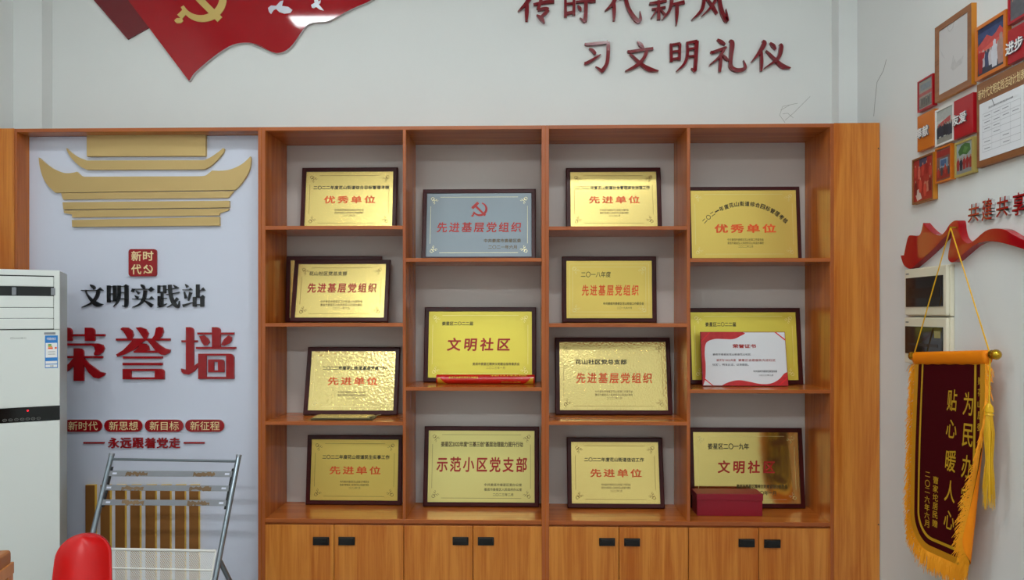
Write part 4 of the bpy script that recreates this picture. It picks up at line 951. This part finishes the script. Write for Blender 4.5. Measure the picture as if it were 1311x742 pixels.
# ------------------------------------------------------------------ pennant
XB = XR-.062
TL = PX(1172.5, 464, XB); TR = PX(1262, 463, XB)
Wb = TL.y-TR.y; ztop = TL.z; zbot = PX(1193, 707, XB).z; Hb = ztop-zbot; slope = (TR.z-TL.z)/Wb
pn = thing('silk_pennant', 'maroon velvet pennant with gold lettering and orange fringe hanging on the right wall', 'pennant', (XB, TL.y-Wb/2, zbot))
RB = .13
def hlen(a):
    d = min(a, Wb-a); 
    return Hb if d >= RB else Hb-RB+math.sqrt(max(0, RB*RB-(RB-d)**2))
def sheet(a, c, o=0):
    """a: across from the far edge, c: down from the rod; o: offset towards the room"""
    t_ = max(0, c/Hb); rr = .021; ang = min(3.2, max(0, (t_-.12))*3.6); L = ang*rr; a1 = Wb-L
    bow = -.018*math.sin(math.pi*min(1, t_))*(1-a/Wb)   # far edge swings outwards a little
    tw = -.02*t_*t_
    if a <= a1: y, x, n = TL.y-a-bow, XB+tw, (-1, 0)
    else:
        w = (a-a1)/rr; y = TL.y-a1-bow-rr*math.sin(w); x = XB+tw-rr*(1-math.cos(w)); n = (-math.cos(w), math.sin(w))
    return Vector((x+n[0]*o, y+n[1]*o, ztop+slope*a-c))
NA, NC = 64, 48
avals = [Wb*(.5-.5*math.cos(math.pi*i/NA)) for i in range(NA+1)]
def grid(mb, o, m, flip, rng=None):
    vs = [sheet(a, hlen(a)*j/NC, o) for j in range(NC+1) for a in avals]; fs = []
    for j in range(NC):
        for i in range(NA):
            f = [j*(NA+1)+i, j*(NA+1)+i+1, (j+1)*(NA+1)+i+1, (j+1)*(NA+1)+i]; fs.append(f[::-1] if flip else f)
    mb.add(vs, fs, m)
b = MB(); grid(b, 0, M['velvet'], False); b.build('velvet_face', pn, smooth=True)
b = MB(); grid(b, -.0025, M['orange'], True); b.build('satin_back', pn, smooth=True)
# outline of the sheet, from the far top corner round to the near top corner
def outline(ins, n=150):
    pts = []
    W2 = Wb-2*ins; r = RB-ins*.6; Hh = Hb-ins
    for i in range(45): pts.append((ins, (Hh-r)*i/45))
    for i in range(25):
        a = math.pi/2*i/25; pts.append((ins+r-r*math.cos(a), Hh-r+r*math.sin(a)))
    for i in range(31): pts.append((ins+r+(W2-2*r)*i/30, Hh))
    for i in range(1, 26):
        a = math.pi/2*i/25; pts.append((Wb-ins-r+r*math.sin(a), Hh-r+r*math.cos(a)))
    for i in range(1, 46): pts.append((Wb-ins, (Hh-r)*(1-i/45)))
    return pts
def strip(mb, i0, i1, o, m):
    A, B = outline(i0), outline(i1); n = len(A)
    mb.add([sheet(*p, o) for p in A]+[sheet(*p, o) for p in B], [(i, i+1, n+i+1, n+i) for i in range(n-1)], m)
b = MB(); strip(b, -.002, .026, .0025, M['braid']); b.build('gold_braid', pn)
b = MB(); strip(b, .048, .06, .0018, M['thread']); b.build('gold_line', pn)
def btext(mb, ch, a, c, w, h, bold=.012, shear=.1):
    put_text(mb, ch, lambda x, y: sheet(a+w*x, c+h*(1-y), .0022), M['thread'], bold, shear, 1, 5)
for tx, a, c0, dc, w, h in (('贴心暖人心', .225, .105, .118, .064, .085), ('为民办实事', .322, .112, .118, .06, .088)):
    for i, ch in enumerate(tx):
        b = MB(); btext(b, ch, a, c0+dc*i, w, h*(.85 if ch in '心' else 1)); b.build('embroidered_character', pn)
for tx, a, c0, dc, w in (('曹家坨居民赠', .152, .46, .0345, .034), ('二〇二六年六月', .098, .45, .0325, .034), ('赠花山居委', .405, .055, .042, .024)):
    b = MB()
    for i, ch in enumerate(tx): btext(b, ch, a, c0+dc*i, w, .029 if ch != '二' else .02, .015, 0)
    b.build('embroidered_column', pn)
# fringe
b = MB(); O = outline(0); rr = random.Random(5)
for k in range(len(O)*11):
    i = min(len(O)-2, k//11); fa = (k % 11)/11; a, c = [O[i][j]+(O[i+1][j]-O[i][j])*fa for j in (0, 1)]
    ta, tc_ = O[i+1][0]-O[i][0], O[i+1][1]-O[i][1]; n = math.hypot(ta, tc_) or 1
    na, nc = -tc_/n, ta/n                      # outwards
    near = a > Wb*.75 and nc < .6
    L = (.026 if near and c > Hb*.45 else .04)+rr.random()*.026
    p0 = sheet(a, c, .002)
    ey = Vector((0, -1, 0)) if a < Wb*.6 else (sheet(Wb, c)-sheet(Wb-.004, c)).normalized()
    out = na*.62+rr.uniform(-.22, .22); dwn = .6+max(nc, 0)*.45+rr.uniform(-.25, .2); fw_ = rr.uniform(-.004, .014)
    p1 = p0+ey*(out*L*.6)+Vector((-fw_*.6, 0, -dwn*L*.4)); p2 = p1+ey*(out*L*.3)+Vector((-fw_*.4, rr.uniform(-.003, .003), -dwn*L*.75))
    ax = (p2-p0).normalized(); sdv = ax.cross(Vector((-.53, -.85, 0))); sdv = sdv.normalized()*.0011
    b.add([p0-sdv, p0+sdv, p1+sdv, p1-sdv, p2+sdv*.5, p2-sdv*.5], [(0,1,2,3),(3,2,4,5)], M['fringe'])
b.build('fringe', pn)
# rod, sleeve, finials, cord, tassel
rA = PX(1167, 455.5, XB); rB = PX(1277, 453.6, XB); rd = (rB-rA)
b = MB(); b.tube([rA, rB], .007, M['brass'], 12); rod = b.build('rod', pn)
def finial(mb, p, d, s):
    d = d.normalized(); 
    mb.tube([p-d*.03*s, p-d*.022*s, p-d*.02*s, p-d*.014*s, p-d*.01*s, p, p+d*.008*s, p+d*.014*s, p+d*.018*s], [.008*s,.015*s,.016*s,.009*s,.015*s,.018*s,.014*s,.008*s,.002*s], M['brass'], 16)
b = MB(); finial(b, rA.lerp(rB, .99), rd, 1.05); b.build('finial', rod, smooth=True)
b = MB(); finial(b, rA.lerp(rB, .012), -rd, 1.05); b.build('finial', rod, smooth=True)
b = MB(); sA, sB = rA.lerp(rB, .045), rA.lerp(rB, .905)
vs = []; n = 30; K = 18
for i in range(n+1):
    p = sA.lerp(sB, i/n)
    for j in range(K):
        w = 2*math.pi*j/K; x, z = math.cos(w), math.sin(w)
        dz = z*.017 if z > 0 else z*(.036+.0012*math.sin(i*1.3))
        vs.append(p+Vector((x*.0165+.003, 0, dz)))
b.add(vs, [(i*K+j, i*K+(j+1) % K, (i+1)*K+(j+1) % K, (i+1)*K+j) for i in range(n) for j in range(K)]+[tuple(range(K))[::-1], tuple(n*K+j for j in range(K))], M['orange']); b.build('sleeve', pn, smooth=True)
hook = PX(1221, 291, XR-.043)
b = MB(); b.tube([hook+Vector((.0123, 0, 0)), hook+Vector((-.012, 0, 0)), hook+Vector((-.014, 0, .006))], .0035, M['brass'], 8); b.build('hook', pn)
cA, cB = rA.lerp(rB, .03), rA.lerp(rB, .93)
b = MB(); b.tube([cA, hook+Vector((-.012,0,0)), cB], .0026, M['tassel'], 8); b.build('hanging_cord', pn)
tp = PX(1266.5, 520, XB-.015)
b = MB(); b.tube([cB, tp+Vector((0,0,.04)), tp], .0025, M['tassel'], 8)
b.tube([tp+Vector((0,0,.012)), tp, tp-Vector((0,0,.018)), tp-Vector((0,0,.024)), tp-Vector((0,0,.03))], [.004,.012,.014,.011,.015], M['tassel'], 14)
for k in range(110):
    w = rr.uniform(0, 6.283); q0 = tp-Vector((0,0,.026)); r1 = .015*math.sqrt(rr.random()); L = .24+rr.random()*.1
    dd = Vector((math.cos(w)*r1, math.sin(w)*r1, 0)); tb_ = tp-Vector((0,0,.19))+dd*.75
    b.tube([q0+dd*.6, q0+dd*1.1-Vector((0,0,.07)), tb_, tb_+dd*.6+Vector((0,.003,-(L-.16)))], [.0016,.0016,.0014,.0008], M['tassel'], 4)
b.build('tassel', pn)
